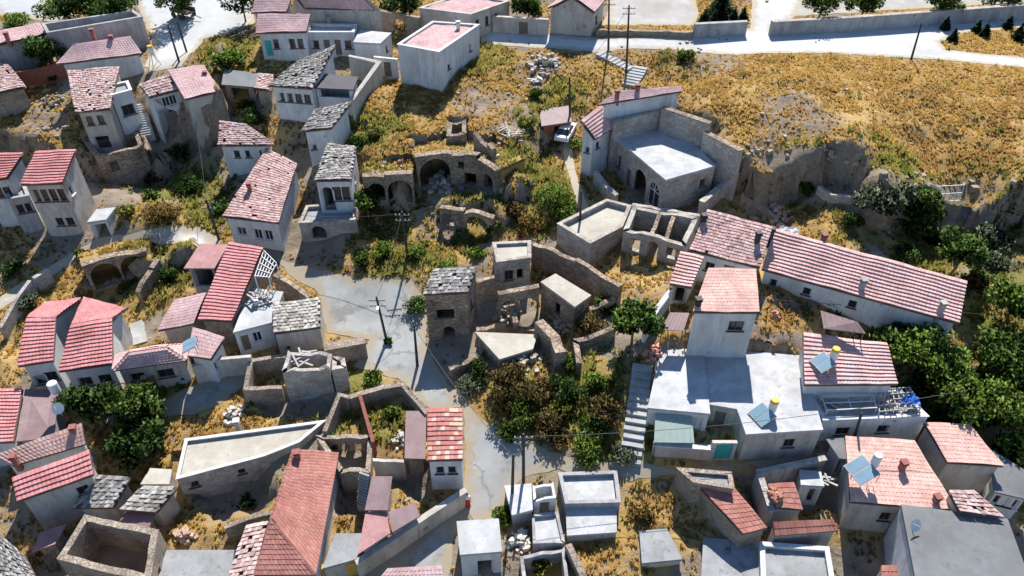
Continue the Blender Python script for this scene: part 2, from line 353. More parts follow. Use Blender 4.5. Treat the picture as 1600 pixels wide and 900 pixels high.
def facade(mb, A, B, Ai, Bi, zb, top, holes, tint=(1, 1, 1)):
    """one wall between outer line A-B and inner line Ai-Bi; top = [(s, z)], holes = [(kind, s, z0, w, h)]"""
    L = math.dist(A, B)
    loops = [[(0, zb), (L, zb)] + [(s, z) for s, z in reversed(top)]]
    for h in holes: loops.append(hole_loop(h))
    tri = tessellate_polygon([[Vector((s, z, 0)) for s, z in lp] for lp in loops])
    flat = [p for lp in loops for p in lp]; n = len(flat)
    def at(P, Q, s, z): k = s / L; return (P[0] + (Q[0] - P[0]) * k, P[1] + (Q[1] - P[1]) * k, z)
    vs = [at(A, B, s, z) for s, z in flat] + [at(Ai, Bi, s, z) for s, z in flat]
    fs = []
    for t in tri:
        a, b, c = (flat[i] for i in t)
        cr = (b[0] - a[0]) * (c[1] - a[1]) - (b[1] - a[1]) * (c[0] - a[0])
        t = tuple(t) if cr > 0 else (t[2], t[1], t[0])
        fs.append(t); fs.append((t[2] + n, t[1] + n, t[0] + n))
    o = 0
    for li, lp in enumerate(loops):
        m = len(lp)
        for k in range(m):
            i, j = o + k, o + (k + 1) % m
            if li == 0 and (k == 0 or k == 1 or k == m - 1): continue
            fs.append((i, i + n, j + n, j) if li == 0 else (i, j, j + n, i + n))
        o += m
    mb.add(vs, fs, tint)

TSTY = { # row length, tile width, lip, colours (weights by repetition), missing share, jitter
 'red':   (.38, .30, .12, [(.56,.235,.225),(.54,.22,.21),(.585,.26,.25)], 0, .006),
 'coral': (.40, .30, .045, [(.38,.165,.13),(.36,.15,.12),(.40,.185,.145)], 0, .006),
 'stripe':(.37, .30, .13, [(.66,.42,.385),(.64,.40,.37),(.68,.445,.41)], 0, .006),
 'pink':  (.36, .30, .030, [(.66,.415,.345),(.64,.395,.33),(.68,.435,.365)], 0, .006),
 'rose':  (.36, .30, .030, [(.58,.385,.37),(.56,.365,.35),(.60,.41,.395)], 0, .006),
 'mottle':(.34, .28, .070, [(.54,.35,.315),(.49,.30,.275),(.58,.43,.39),(.41,.24,.22),(.55,.375,.34)], .008, .03),
 'old':   (.36, .30, .075, [(.55,.385,.35),(.49,.325,.30),(.59,.46,.42),(.38,.245,.22),(.54,.395,.36)], .045, .05),
 'patch': (.42, .34, .090, [(.49,.20,.17),(.51,.21,.175),(.64,.45,.34),(.47,.18,.155)], 0, .015),
 'shale': (.36, .36, .060, [(.29,.27,.245),(.23,.21,.195),(.37,.345,.31),(.17,.155,.14),(.43,.405,.365)], .03, .07),
 'stone': (.36, .40, .070, [(.42,.385,.325),(.48,.445,.38),(.33,.30,.26),(.25,.225,.185),(.53,.495,.43)], .02, .06),
}
def patch(mb, a, b, c, d, sty, rng, lift=.13):
    """courses of separate tiles over the quad a-b (eave) to d-c (ridge)"""
    row, wd, lip, cols, miss, jit = TSTY[sty]
    a, b, c, d = map(Vector, (a, b, c, d))
    H = ((d - a).length + (c - b).length) / 2; nr = max(2, round(H / row))
    nrm = (b - a).cross(d - a) + (c - b).cross(d - c)
    if nrm.z < 0: nrm = -nrm
    nrm.normalize()
    sag = lambda p: nrm * (.05 * math.sin(p.x * 1.1 + p.y * .5) + .04 * math.sin(p.y * 1.7 - p.x * .6) + .02 * math.sin(p.x * 3.1))
    for r in range(nr):
        t0, t1 = r / nr, min(1, (r + 1.12) / nr)
        l0, r0 = a.lerp(d, t0), b.lerp(c, t0); l1, r1 = a.lerp(d, t1), b.lerp(c, t1)
        Wd = (r0 - l0).length; nc = max(1, round(Wd / wd)); off = (r % 2) * .5 if sty in ('shale', 'stone') else 0
        for k in range(nc):
            if rng.random() < miss: continue
            u0, u1 = max(0, (k - off) / nc), min(1, (k + 1 - off) / nc)
            col = rng.choice(cols); g = rng.uniform(.94, 1.05) if jit < .02 else rng.uniform(.85, 1.12); col = (col[0] * g, col[1] * g, col[2] * g)
            z = lift + rng.uniform(0, jit)
            p0, p1, q0, q1 = l0.lerp(r0, u0), l0.lerp(r0, u1), l1.lerp(r1, u0), l1.lerp(r1, u1)
            p0, p1, q0, q1 = p0 + sag(p0), p1 + sag(p1), q0 + sag(q0), q1 + sag(q1)
            sk = (r0 - l0) / max(Wd, .01) * rng.uniform(-jit, jit)
            up0 = nrm * (z + lip); up1 = nrm * (z + .012); mh = nrm * .026
            pm, qm = (p0 + p1) / 2, (q0 + q1) / 2
            mb.add([p0 + up0 + sk, pm + up0 + mh + sk, p1 + up0 + sk, q1 + up1, qm + up1 + mh, q0 + up1, p0 + nrm * z + sk, p1 + nrm * z + sk],
                   [(0, 1, 4, 5), (1, 2, 3, 4), (6, 7, 2, 1, 0)], col)
def ridge_caps(mb, p, q, sty, rng):
    p, q = Vector(p), Vector(q); L = (q - p).length; n = max(1, round(L / .4)); cols = TSTY[sty][3]
    for k in range(n):
        a, b = p.lerp(q, k / n), p.lerp(q, (k + 1.05) / n)
        mb.bar(a + Vector((0, 0, .05)), b + Vector((0, 0, .07)), .11, 5, .13, tint=tuple(x * .9 for x in rng.choice(cols)))

FOOT = []      # footprints, kept clear of plants
VAULTS = []    # earth roofs over rock chambers: (polygon, height)
PADS = []      # footprints with the highest ground allowed under them
def ops_on_wall(bt, mbwall, A, B, Ai, Bi, ops, zt):
    """doors, windows and bare openings -> hole list, and their joinery as parts"""
    L = math.dist(A, B); holes = []
    ex, ey = (B[0] - A[0]) / L, (B[1] - A[1]) / L; nx, ny = ey, -ex      # outward
    rz = math.atan2(ey, ex)
    for op in ops:
        kind, f, dn, wd, ht = op[:5]; mt = op[5] if len(op) > 5 else None
        wd = min(wd, L * .9); s = min(max(f * L, wd / 2 + .12), L - wd / 2 - .12); z0 = zt - dn - ht
        holes.append(('arch' if kind in ('a', 'wa') else 'rect', s, z0, wd, ht))
        if kind in ('o', 'a'): continue
        def pt(ds, dep, z): return (A[0] + ex * (s + ds) + nx * dep, A[1] + ey * (s + ds) + ny * dep, z)
        if kind == 'd':
            mb = MB(); mb.box(pt(0, -.14, z0), wd - .02, .07, ht - .02, rz)
            for k in (-.25, .25): mb.box(pt(k * wd, -.10, z0 + .15), wd * .32, .03, ht - .35, rz)
            do = mb.build('door', M[mt or 'wood'], bt)
            hb = MB(); hb.box(pt(wd * .38, -.07, z0 + ht * .48), .05, .06, .14, rz); hb.build('handle', M['metal'], do)
            continue
        mb = MB(); fm = M[mt or 'frame']; bw = .075
        yy = -.11
        for ds in (-wd / 2 + bw / 2, wd / 2 - bw / 2): mb.box(pt(ds, yy, z0), bw, .07, ht, rz)
        top = ht if kind != 'wa' else ht - wd / 2
        for zz in (z0, z0 + top - bw): mb.box(pt(0, yy, zz), wd - 2 * bw, .064, bw, rz)
        if wd > .75:
            for q in range(1, max(2, round(wd / .8))): mb.box(pt(-wd / 2 + wd * q / max(2, round(wd / .8)), yy, z0 + bw), .06, .06, top - 2 * bw, rz)
        if kind == 'wa':
            for q in range(1, 4): an = math.pi * q / 4; mb.bar(pt(0, yy, z0 + top), pt(wd / 2 * math.cos(an), yy, z0 + top + wd / 2 * math.sin(an)), .04, 4)
        mb.box(pt(0, .02, z0 - .09), wd + .24, .26, .08, rz)
        wo = mb.build('window', fm, bt)
        g = MB()
        lp = hole_loop(('arch' if kind == 'wa' else 'rect', 0, z0, wd, ht)); n = len(lp)
        g.add([pt(a, -.17, b) for a, b in lp] + [pt(a, -.20, b) for a, b in lp], [tuple(range(n)), tuple(range(2 * n - 1, n - 1, -1))])
        g.build('pane', M['glass'], wo)
    return holes

def house(name, label, pts, h, roof='flat', dz=None, ridge=None, r=1.2, wall='white', sty='red', ops=None, ch=(), ov=.28, t=.26, ph=.45,
          floor='concrete', cat='house', jag=0, base=None, ze=None, ref=None, cap=None, sheetmat='brown', group=None, deep=1.2, faces=None, ftile=None, pad=True):
    """pts: eave corners (near-left, near-right, far-right, far-left ...) in photograph pixels, eave h metres above the ground at the front.
    roof: flat (parapet ph) | mono (dz lifts corners) | gable (pts = 2 near eave corners + ridge px) | gablef (ridge runs away from the front) |
    hip (2 near corners + ridge px) | open (roofless) | sheet (mono, one sheet)"""
    rng = random.Random(hash(label) % 1 + sum(map(ord, label)))
    a, b = pts[0], pts[1]
    if ze is None:
        q = ref or ((a[0] + b[0]) / 2, (a[1] + b[1]) / 2)
        ze = G(q[0], q[1], h)[2]
    n = len(pts); dz = dz or [0] * n
    if ridge:
        A, B = U(*a, ze), U(*b, ze); RA, RB = U(*ridge[0], ze + r), U(*ridge[1], ze + r)
        if roof == 'hip':
            # far eave: mirror of the near eave through the ridge line
            m0 = Vector(A) ; e = (Vector(B) - Vector(A)); pr = (Vector(RA) + Vector(RB)) / 2 - (Vector(A) + Vector(B)) / 2
            nn = Vector((-e.y, e.x)).normalized(); dd = nn * pr.dot(nn) * 2
            C, D = tuple(Vector(B) + dd), tuple(Vector(A) + dd)
        else:
            C = (2 * RB[0] - B[0], 2 * RB[1] - B[1]); D = (2 * RA[0] - A[0], 2 * RA[1] - A[1])
        eave = [A, B, C, D]; zc = [0, 0, 0, 0]; n = 4
    else:
        dz = list(dz)
        if n == 4 and roof in ('mono', 'sheet') and not faces and dz[0] == dz[1] == 0 and dz[2] > 0 and dz[3] > 0:
            # one true plane through the eave: set the two far corners where their rays meet it
            A0, B0 = Vector(U(*pts[0], ze)), Vector(U(*pts[1], ze)); e_ = (B0 - A0).normalized(); nv = Vector((-e_.y, e_.x)); rr = (dz[2] + dz[3]) / 2
            P2, P3 = Vector(U(*pts[2], ze + dz[2])), Vector(U(*pts[3], ze + dz[3])); gsl = rr / max(.5, ((P2 - A0).dot(nv) + (P3 - A0).dot(nv)) / 2)
            for k in (2, 3):
                for _ in range(12): dz[k] = .5 * dz[k] + .5 * gsl * (Vector(U(*pts[k], ze + dz[k])) - A0).dot(nv)
        eave = [U(p[0], p[1], ze + k) for p, k in zip(pts, dz)]; zc = list(dz)
    if not ccw(eave): print('WARN not ccw', label)
    foot = inset(eave, ov) if roof not in ('flat', 'open') else list(eave)
    FOOT.append(foot)
    zb = base if base is not None else float(min(T(np.array([p[0] for p in eave]), np.array([p[1] for p in eave])))) - deep
    if pad: PADS.append((foot, ze - (ph + .6 if roof == 'flat' else 1.2 if roof != 'open' else 1.8)))
    cx, cy = sum(p[0] for p in foot) / n, sum(p[1] for p in foot) / n
    bt = thing(name, label, cat, (cx, cy, float(T(cx, cy))), group)
    zf = list(zc)
    if roof in ('mono', 'sheet'):
        E0 = [(*eave[i], zc[i]) for i in range(n)]
        for i in range(n):
            best = None
            for fc in (faces or [(0, 1, 2, 3)]):
                tri = [Vector(E0[k]) for k in (fc[0], fc[1], fc[2])]; nn = (tri[1] - tri[0]).cross(tri[2] - tri[0])
                if abs(nn.z) < 1e-6: continue
                cen = sum((Vector(E0[k]).xy for k in fc), Vector((0, 0))) / len(fc)
                zz = tri[0].z - (nn.x * (foot[i][0] - tri[0].x) + nn.y * (foot[i][1] - tri[0].y)) / nn.z; dd = (cen - Vector(foot[i])).length + (0 if i in fc else 50)
                if best is None or dd < best[0]: best = (dd, zz)
            zf[i] = min(best[1], zc[i] + .6) - (.06 if zc[i] > .3 else 0)
    inn = inset(foot, t); wmb = MB(); drop = .17 if roof not in ('flat', 'open') else 0
    for i in range(n):
        j = (i + 1) % n; A, B = foot[i], foot[j]; L = math.dist(A, B)
        z0, z1 = ze + zf[i] - drop, ze + zf[j] - drop
        top = [(0, z0), (L, z1)]
        if (roof == 'gable' and i in (1, 3)) or (roof == 'gablef' and i in (0, 2)): top = [(0, z0), (L / 2, ze + r - drop * 1.6), (L, z1)]
        if jag: top = jagged(L, z0, z1, jag, rng)
        if L < .5: continue
        facade(wmb, A, B, inn[i], inn[j], zb, top, ops_on_wall(bt, wmb, A, B, inn[i], inn[j], (ops or {}).get(i, ()), min(z0, z1)))
    wo = wmb.build('wall', M[wall], bt)
    if jag == 0 and (roof == 'open' or (roof == 'flat' and ph > .13)):
        # coping along the parapet
        cm = MB(); o2, i2 = inset(foot, -.06), inset(foot, t + .05)
        for i in range(n):
            j = (i + 1) % n
            za, zb2 = ze + zc[i] + .01, ze + zc[j] + .01
            vs = [(*o2[i], za), (*o2[j], zb2), (*i2[j], zb2), (*i2[i], za)]
            vs += [(x, y, z + .09) for x, y, z in vs]
            cm.add(vs, [(3, 2, 1, 0), (4, 5, 6, 7), (0, 1, 5, 4), (2, 3, 7, 6)])
        cm.build('coping', M[cap or wall], bt)
    ro = None
    E = [(*eave[i], ze + zc[i]) for i in range(n)]
    if roof == 'flat':
        f = MB(); n2 = inset(foot, t - .04) if ph > .13 else inset(foot, -.07); zs = [ze + zc[i] - ph if ph > .13 else ze + zc[i] + .14 for i in range(n)]
        vs = [(*n2[i], zs[i]) for i in range(n)] + [(*n2[i], zs[i] - .25) for i in range(n)]
        f.add(vs, [tuple(range(n)), tuple(range(2 * n - 1, n - 1, -1))] + [(n + k, n + (k + 1) % n, (k + 1) % n, k) for k in range(n)]); ro = f.build('roof', M[floor], bt)
        if ftile:
            tm = MB(); patch(tm, *[vs[k] for k in range(4)], ftile, rng); to = tm.build('roof_tiles', M['tile'], ro); to['kind'] = 'stuff'
    elif roof == 'open': ro = wo
    else:
        quads = []; caps = []
        if roof in ('mono', 'sheet'):
            quads = [(E[0], E[1], E[2], E[3])] if not faces else [tuple(E[k] for k in f) for f in faces]
            if faces: caps = [(E[f[2]], E[f[3]]) for f in faces if f[2] != f[3]][:1] + [(E[f[0]], E[f[3]]) for f in faces if f[2] == f[3]] + [(E[f[1]], E[f[3]]) for f in faces if f[2] == f[3]]
        elif roof == 'gable':
            R0, R1 = (*[(E[0][k] + E[3][k]) / 2 for k in (0, 1)], ze + r), (*[(E[1][k] + E[2][k]) / 2 for k in (0, 1)], ze + r)
            quads = [(E[0], E[1], R1, R0), (E[2], E[3], R0, R1)]; caps = [(R0, R1)]
        elif roof == 'gablef':
            R0, R1 = (*[(E[0][k] + E[1][k]) / 2 for k in (0, 1)], ze + r), (*[(E[3][k] + E[2][k]) / 2 for k in (0, 1)], ze + r)
            quads = [(E[1], E[2], R1, R0), (E[3], E[0], R0, R1)]; caps = [(R0, R1)]
        elif roof == 'hip':
            R0, R1 = (*U(*ridge[0], ze + r), ze + r), (*U(*ridge[1], ze + r), ze + r)
            quads = [(E[0], E[1], R1, R0), (E[1], E[2], R1, R1), (E[2], E[3], R0, R1), (E[3], E[0], R0, R0)]
            caps = [(R0, R1), (E[0], R0), (E[1], R1), (E[2], R1), (E[3], R0)]
        u = MB()
        for q in quads: u.sheet([q[0], q[1], q[2]] + ([q[3]] if q[3] != q[2] else []), .14)
        if roof == 'sheet': ro = u.build('roof', M[sheetmat], bt)
        else:
            ro = u.build('roof', M['under'], bt)
            tm = MB()
            for q in quads: patch(tm, *q, sty, rng)
            for p, q in caps: ridge_caps(tm, p, q, sty, rng)
            to = tm.build('roof_tiles', M['slab' if sty in ('shale', 'stone') else 'tile'], ro); to['kind'] = 'stuff'
    bt_info = dict(ze=ze, thing=bt, roof=ro, foot=foot, zb=zb)
    for c in ch:
        chimney(ro, c, ze)
    return bt_info
def chimney(ro, c, ze):
    u, v = c[:2]; hh = c[2] if len(c) > 2 else .7; mt = c[3] if len(c) > 3 else 'brick'; dzr = c[4] if len(c) > 4 else .5
    x, y = U(u, v, ze + dzr); mb = MB()
    mb.box((x, y, ze + dzr - 1.0), .40, .40, hh + 1.0, .2); mb.box((x, y, ze + dzr + hh), .54, .54, .09, .2)
    for q in (-1, 1): mb.box((x + q * .18, y, ze + dzr + hh + .09), .09, .4, .14, .2)
    mb.box((x, y, ze + dzr + hh + .23), .56, .56, .05, .2)
    mb.build('chimney', M[mt], ro)

def wallrun(name, label, pts, h, t=.4, mt='stone', jag=0.0, holes=None, closed=False, flatz=None, cat='wall', base=None, top_is_base=False, cap=None, vault=0, vfloor=1.0):
    """a free-standing wall along its top line (pixels, h metres above the ground)"""
    rng = random.Random(sum(map(ord, label)))
    P = []
    for p in pts:
        hh = p[2] if len(p) > 2 else h
        if flatz is not None: q = (*U(p[0], p[1], flatz), flatz)
        elif top_is_base: q = G(p[0], p[1], 0); q = (q[0], q[1], q[2] + hh)
        else: q = G(p[0], p[1], hh)
        P.append(q)
    n = len(P); xy = [(p[0], p[1]) for p in P]
    o, i_ = inset(xy, -t / 2, closed), inset(xy, t / 2, closed)
    m0 = P[n // 2]
    bt = thing(name, label, cat, (m0[0], m0[1], float(T(m0[0], m0[1]))))
    FOOT.append(o + i_[::-1]) if not closed else None
    zb = base if base is not None else float(min(T(np.array([p[0] for p in P]), np.array([p[1] for p in P])))) - .8
    mb = MB()
    for i in range(n if closed else n - 1):
        j = (i + 1) % n; L = math.dist(o[i], o[j])
        if L < .2: continue
        top = jagged(L, P[i][2], P[j][2], jag, rng) if jag else [(0, P[i][2]), (L, P[j][2])]
        hs = ops_on_wall(bt, mb, o[i], o[j], i_[i], i_[j], (holes or {}).get(i, ()), min(P[i][2], P[j][2]))
        facade(mb, o[i], o[j], i_[i], i_[j], zb, top, hs)
        if not closed:
            for e, k in ((i == 0, i), (j == n - 1, j)):
                if e:
                    zt = top[0][1] if k == i else top[-1][1]
                    vs = [(*o[k], zb), (*i_[k], zb), (*i_[k], zt), (*o[k], zt)]; mb.add(vs, [(3, 2, 1, 0) if k == i and k == 0 else (0, 1, 2, 3)])
    mb.build('masonry', M[mt], bt)
    if vault:
        # the rock chamber behind the front: roof, back and ends in dark rock, open only through the arches
        vm = MB(); bk = inset(xy, t / 2 + vault, closed)
        for i in range(n - 1):
            zt0, zt1 = P[i][2] - jag - .1, P[i + 1][2] - jag - .1; q = [(*i_[i], zt0), (*i_[i + 1], zt1), (*bk[i + 1], zt1), (*bk[i], zt0)]
            vm.sheet(q, .25)
            vm.add([(*bk[i], zb), (*bk[i + 1], zb), (*bk[i + 1], zt1), (*bk[i], zt0)], [(0, 1, 2, 3)])
            VAULTS.append((i_[i:i + 2] + [bk[i + 1], bk[i]], (zt0 + zt1) / 2))
            PADS.append((i_[i:i + 2] + [bk[i + 1], bk[i]], zb + vfloor))
        for k in (0, n - 1): vm.add([(*i_[k], zb), (*bk[k], zb), (*bk[k], P[k][2] - jag), (*i_[k], P[k][2] - jag)], [(0, 1, 2, 3)])
        vm.build('vault', M['earth'], bt)
    if cap:
        cm = MB(); o2, i2 = inset(xy, -t / 2 - .07, closed), inset(xy, t / 2 + .07, closed)
        for i in range(n if closed else n - 1):
            j = (i + 1) % n
            vs = [(*o2[i], P[i][2] + .01), (*o2[j], P[j][2] + .01), (*i2[j], P[j][2] + .01), (*i2[i], P[i][2] + .01)]; vs += [(x, y, z + .1) for x, y, z in vs]
            cm.add(vs, [(3, 2, 1, 0), (4, 5, 6, 7), (0, 1, 5, 4), (1, 2, 6, 5), (2, 3, 7, 6), (3, 0, 4, 7)])
        cm.build('coping', M[cap], bt)
    return bt

# ------------------------------------------------------------------ plants
def leaf_cloud(rng, lobes, count, size, cols, flat=.0):
    """leaf-sized faces spread through ellipsoid lobes: (x, y, z, rx, ry, rz)"""
    vol = np.array([l[3] * l[4] * l[5] for l in lobes]) ** .7; pick = rng.choice(len(lobes), count, p=vol / vol.sum())
    Lb = np.array(lobes)[pick]
    d = rng.normal(size=(count, 3)); d /= np.linalg.norm(d, axis=1)[:, None]
    rad = rng.random(count) ** .28 * rng.uniform(.78, 1.12, count)
    c = Lb[:, :3] + d * Lb[:, 3:] * rad[:, None]
    a = rng.normal(size=(count, 3)); a /= np.linalg.norm(a, axis=1)[:, None]
    b = np.cross(a, d + rng.normal(size=(count, 3)) * .8); b /= (np.linalg.norm(b, axis=1)[:, None] + 1e-6)
    s = size * rng.uniform(.6, 1.4, count)[:, None]
    V = np.stack([c - a * s, c - b * s * .55, c + a * s, c + b * s * .55], 1).reshape(-1, 3)
    F = np.arange(count * 4).reshape(-1, 4)
    cc = np.array(cols)[rng.integers(0, len(cols), count)] * rng.uniform(.75, 1.25, count)[:, None]
    nn = d * .8 + rng.normal(size=(count, 3)) * .42 + np.array([0, 0, .25]); nn /= np.linalg.norm(nn, axis=1)[:, None]
    return V, F, np.repeat(cc, 4, 0), np.repeat(nn, 4, 0)
GREENS = {
 'deep': [(0.090,0.169,0.041),(0.124,0.225,0.057),(0.068,0.124,0.034)],
 'mid': [(0.163,0.273,0.060),(0.207,0.326,0.070),(0.120,0.195,0.048)],
 'bright': [(0.262,0.402,0.070),(0.322,0.463,0.091),(0.200,0.311,0.060)],
 'olive': [(0.251,0.308,0.192),(0.328,0.385,0.260),(0.192,0.241,0.144)],
 'yellow': [(0.402,0.402,0.084),(0.335,0.368,0.084),(0.469,0.419,0.118)],
 'brownish': [(.26,.18,.075),(.22,.15,.06),(.31,.225,.10),(.20,.17,.06)],
 'dry': [(.42,.28,.09),(.37,.24,.075),(.47,.33,.12)],
 'pine': [(0.050,0.101,0.044),(0.070,0.131,0.055),(0.040,0.080,0.036)],
}
def tree(name, label, px, hgt, rad, tone='mid', seed=1, n=2600, leaf=.2, trunk=.14, cat='tree', group='trees of the village', crown_base=.3, at=.62, cone=False):
    rng = np.random.default_rng(seed); x, y, z = G(px[0], px[1], hgt * at); z = float(T(x, y))
    tt = thing(name, label, cat, (x, y, z), group)
    mb = MB(); lobes = []
    if cone:
        for k in range(9):
            f = k / 8; lobes.append((x, y, z + hgt * (.1 + .82 * f), rad * (1.05 - f), rad * (1.05 - f), hgt * .09))
        mb.bar((x, y, z - .2), (x, y, z + hgt * .8), trunk * .7, 6, .03)
    else:
        top = Vector((x + rng.uniform(-.3, .3), y + rng.uniform(-.3, .3), z + hgt * .55)); mb.bar((x, y, z - .3), top, trunk, 7, trunk * .55)
        for k in range(14):
            an = k * 2.4 + rng.uniform(-.7, .7); q = rng.uniform(.12, .88) * rad; zz = z + hgt * rng.uniform(crown_base + .12, .86)
            f = 1 - .45 * max(0, (zz - z) / hgt - .55) / .45
            c = (x + q * f * math.cos(an), y + q * f * math.sin(an), zz); rr = rad * rng.uniform(.22, .56)
            lobes.append((*c, rr, rr, rr * rng.uniform(.6, .85)))
            mb.bar(tuple(Vector((x, y, z + hgt * rng.uniform(.25, .5)))), c, trunk * .45, 5, .02)
    mb.build('trunk', M['bark'], tt)
    V, F, C, NN = leaf_cloud(rng, lobes, n, leaf, GREENS[tone])
    o = bpy.data.objects.new('crown', fast_mesh('crown', V, F, M['leaf'], C, (x, y, z), NN)); COL.objects.link(o); o.parent = tt
    return tt
def shrub(name, label, px, rad, hgt=None, tone='mid', seed=1, n=None, leaf=.13, cat='shrub', group='shrubs and bushes', h0=.4):
    rng = np.random.default_rng(seed); hgt = hgt or rad * .9; x, y, z = G(px[0], px[1], hgt * h0); z = float(T(x, y))
    lobes = []
    for k in range(8):
        an = k * 2.4; q = rng.uniform(.1, .68) * rad; rr = rad * rng.uniform(.3, .5)
        lobes.append((x + q * math.cos(an), y + q * math.sin(an), z + hgt * rng.uniform(.2, .75), rr, rr, hgt * rng.uniform(.22, .36)))
    n = n or int(260 + 330 * rad * rad)
    tt = thing(name, label, cat, (x, y, z), group)
    V, F, C, NN = leaf_cloud(rng, lobes, n, leaf, GREENS[tone])
    o = bpy.data.objects.new('foliage', fast_mesh('foliage', V, F, M['leaf'], C, (x, y, z), NN)); COL.objects.link(o); o.parent = tt
    mb = MB()
    for l in lobes: mb.bar((x, y, z - .1), l[:3], .03, 4, .012)
    mb.build('stem', M['bark'], tt)
    return tt
def stone_mb(mb, rng, c, s, tint):
    vs = []
    sx, sy, sz = s * rng.uniform(.7, 1.3), s * rng.uniform(.6, 1.1), s * rng.uniform(.45, .9); rz = rng.random() * 3.1
    ca, sa = math.cos(rz), math.sin(rz)
    for zz in (-.5, .5):
        for a, b in ((-1, -1), (1, -1), (1, 1), (-1, 1)):
            k = .5 * (rng.uniform(.75, 1.1)) * (.85 if zz > 0 else 1); xx, yy = a * sx * k, b * sy * k
            vs.append((c[0] + xx * ca - yy * sa, c[1] + xx * sa + yy * ca, c[2] + zz * sz * rng.uniform(.85, 1.15)))
    mb.add(vs, [(3, 2, 1, 0), (4, 5, 6, 7), (0, 1, 5, 4), (1, 2, 6, 5), (2, 3, 7, 6), (3, 0, 4, 7)], tint)
def rubble(label, px, rad, n=40, size=.35, name='rubble_pile', cat='rubble', tone=(1, 1, 1), hgt=.7, mt='rock', z=None):
    rng = random.Random(sum(map(ord, label))); x, y, zz = G(px[0], px[1], 0) if z is None else (*U(px[0], px[1], z), z)
    mb = MB()
    for k in range(n):
        q = rng.random() ** .7 * rad; an = rng.random() * 6.28; g = rng.uniform(.7, 1.3)
        xx, yy = x + q * math.cos(an), y + q * math.sin(an); zb = float(T(xx, yy)) if z is None else z
        stone_mb(mb, rng, (xx, yy, zb + .08 + hgt * rng.random() * max(0, 1 - q / rad)), size * rng.uniform(.5, 1.5), tuple(c * g for c in tone))
    o = thing(name, label, cat, (x, y, zz)); s_ = mb.build('stones', M[mt], o); s_['kind'] = 'stuff'; return o
def planks(label, px, L, n, mt='greywood', spread=1.0, name='timber_heap', cat='timber', z=None, wd=.16):
    rng = random.Random(sum(map(ord, label))); x, y, zz = G(px[0], px[1], 0) if z is None else (*U(px[0], px[1], z), z)
    tt = thing(name, label, cat, (x, y, zz))
    for k in range(n):
        mb = MB(); an = rng.uniform(-.9, .9) + (1.57 if rng.random() < .35 else 0); l = L * rng.uniform(.6, 1.1)
        cx, cy = x + rng.uniform(-1, 1) * spread, y + rng.uniform(-1, 1) * spread * .7; zb = (float(T(cx, cy)) if z is None else z) + .06 + .07 * k * rng.random()
        dz = rng.uniform(-.12, .25); d = Vector((math.cos(an), math.sin(an), dz)) * (l / 2)
        p = Vector((cx, cy, zb + abs(dz) * l / 2)); s = Vector((-math.sin(an), math.cos(an), 0)) * wd / 2
        mb.sheet([p - d - s, p + d - s, p + d + s, p - d + s], .05); mb.build('plank', M[mt], tt)
    return tt

# ------------------------------------------------------------------ street furniture and roof things
def pole(label, top, bot, arm=True, lamp=False):
    """top and foot in pixels; the foot stands on the ground"""
    b = G(*bot, 0)
    dx, dy, dz = ray(*top); t = b[1] / dy; zt = CAMZ + dz * t; hgt = min(max(zt - b[2], 4), 11)
    x, y, z = b; tt = thing('utility_pole', label, 'utility pole', b, 'utility poles')
    lean = (dx * t - x); lean = max(-.5, min(.5, lean))
    mb = MB(); mb.bar((x, y, z - .5), (x + lean, y, z + hgt), .15, 8, .095); mb.build('pole', M['pole'], tt)
    if arm:
        for k, hh in enumerate((.35, 1.0)):
            mb = MB(); xx = x + lean * (hgt - hh) / hgt
            mb.bar((xx - .75, y - .12, z + hgt - hh), (xx + .75, y - .12, z + hgt - hh), .045, 4); ar = mb.build('crossarm', M['black'], tt)
            for q in (-.65, -.25, .25, .65):
                ib = MB(); ib.bar((xx + q, y - .12, z + hgt - hh + .03), (xx + q, y - .12, z + hgt - hh + .2), .05, 6, .035); ib.build('insulator', M['frame'], ar)
    if lamp:
        mb = MB(); mb.bar((x + lean, y - .1, z + hgt - .8), (x + lean + .2, y - 1.0, z + hgt - .45), .035, 5); mb.build('bracket', M['metal'], tt)
        mb = MB(); mb.box((x + lean + .22, y - 1.1, z + hgt - .5), .22, .5, .12); mb.build('lamp_head', M['metal'], tt)
    return (x + lean, y - .12, z + hgt - .15)
def cable(label, p, q, sag=.8, off=0.0):
    mb = MB(); p, q = Vector(p) + Vector((off, 0, 0)), Vector(q) + Vector((off, 0, 0)); last = p
    for k in range(1, 15):
        f = k / 14; c = p.lerp(q, f) - Vector((0, 0, sag * 4 * f * (1 - f))); mb.bar(last, c, .022, 4); last = c
    o = mb.build('overhead_cable', M['black'], None, tuple(p)); tag(o, label, 'cable', 'overhead cables'); return o
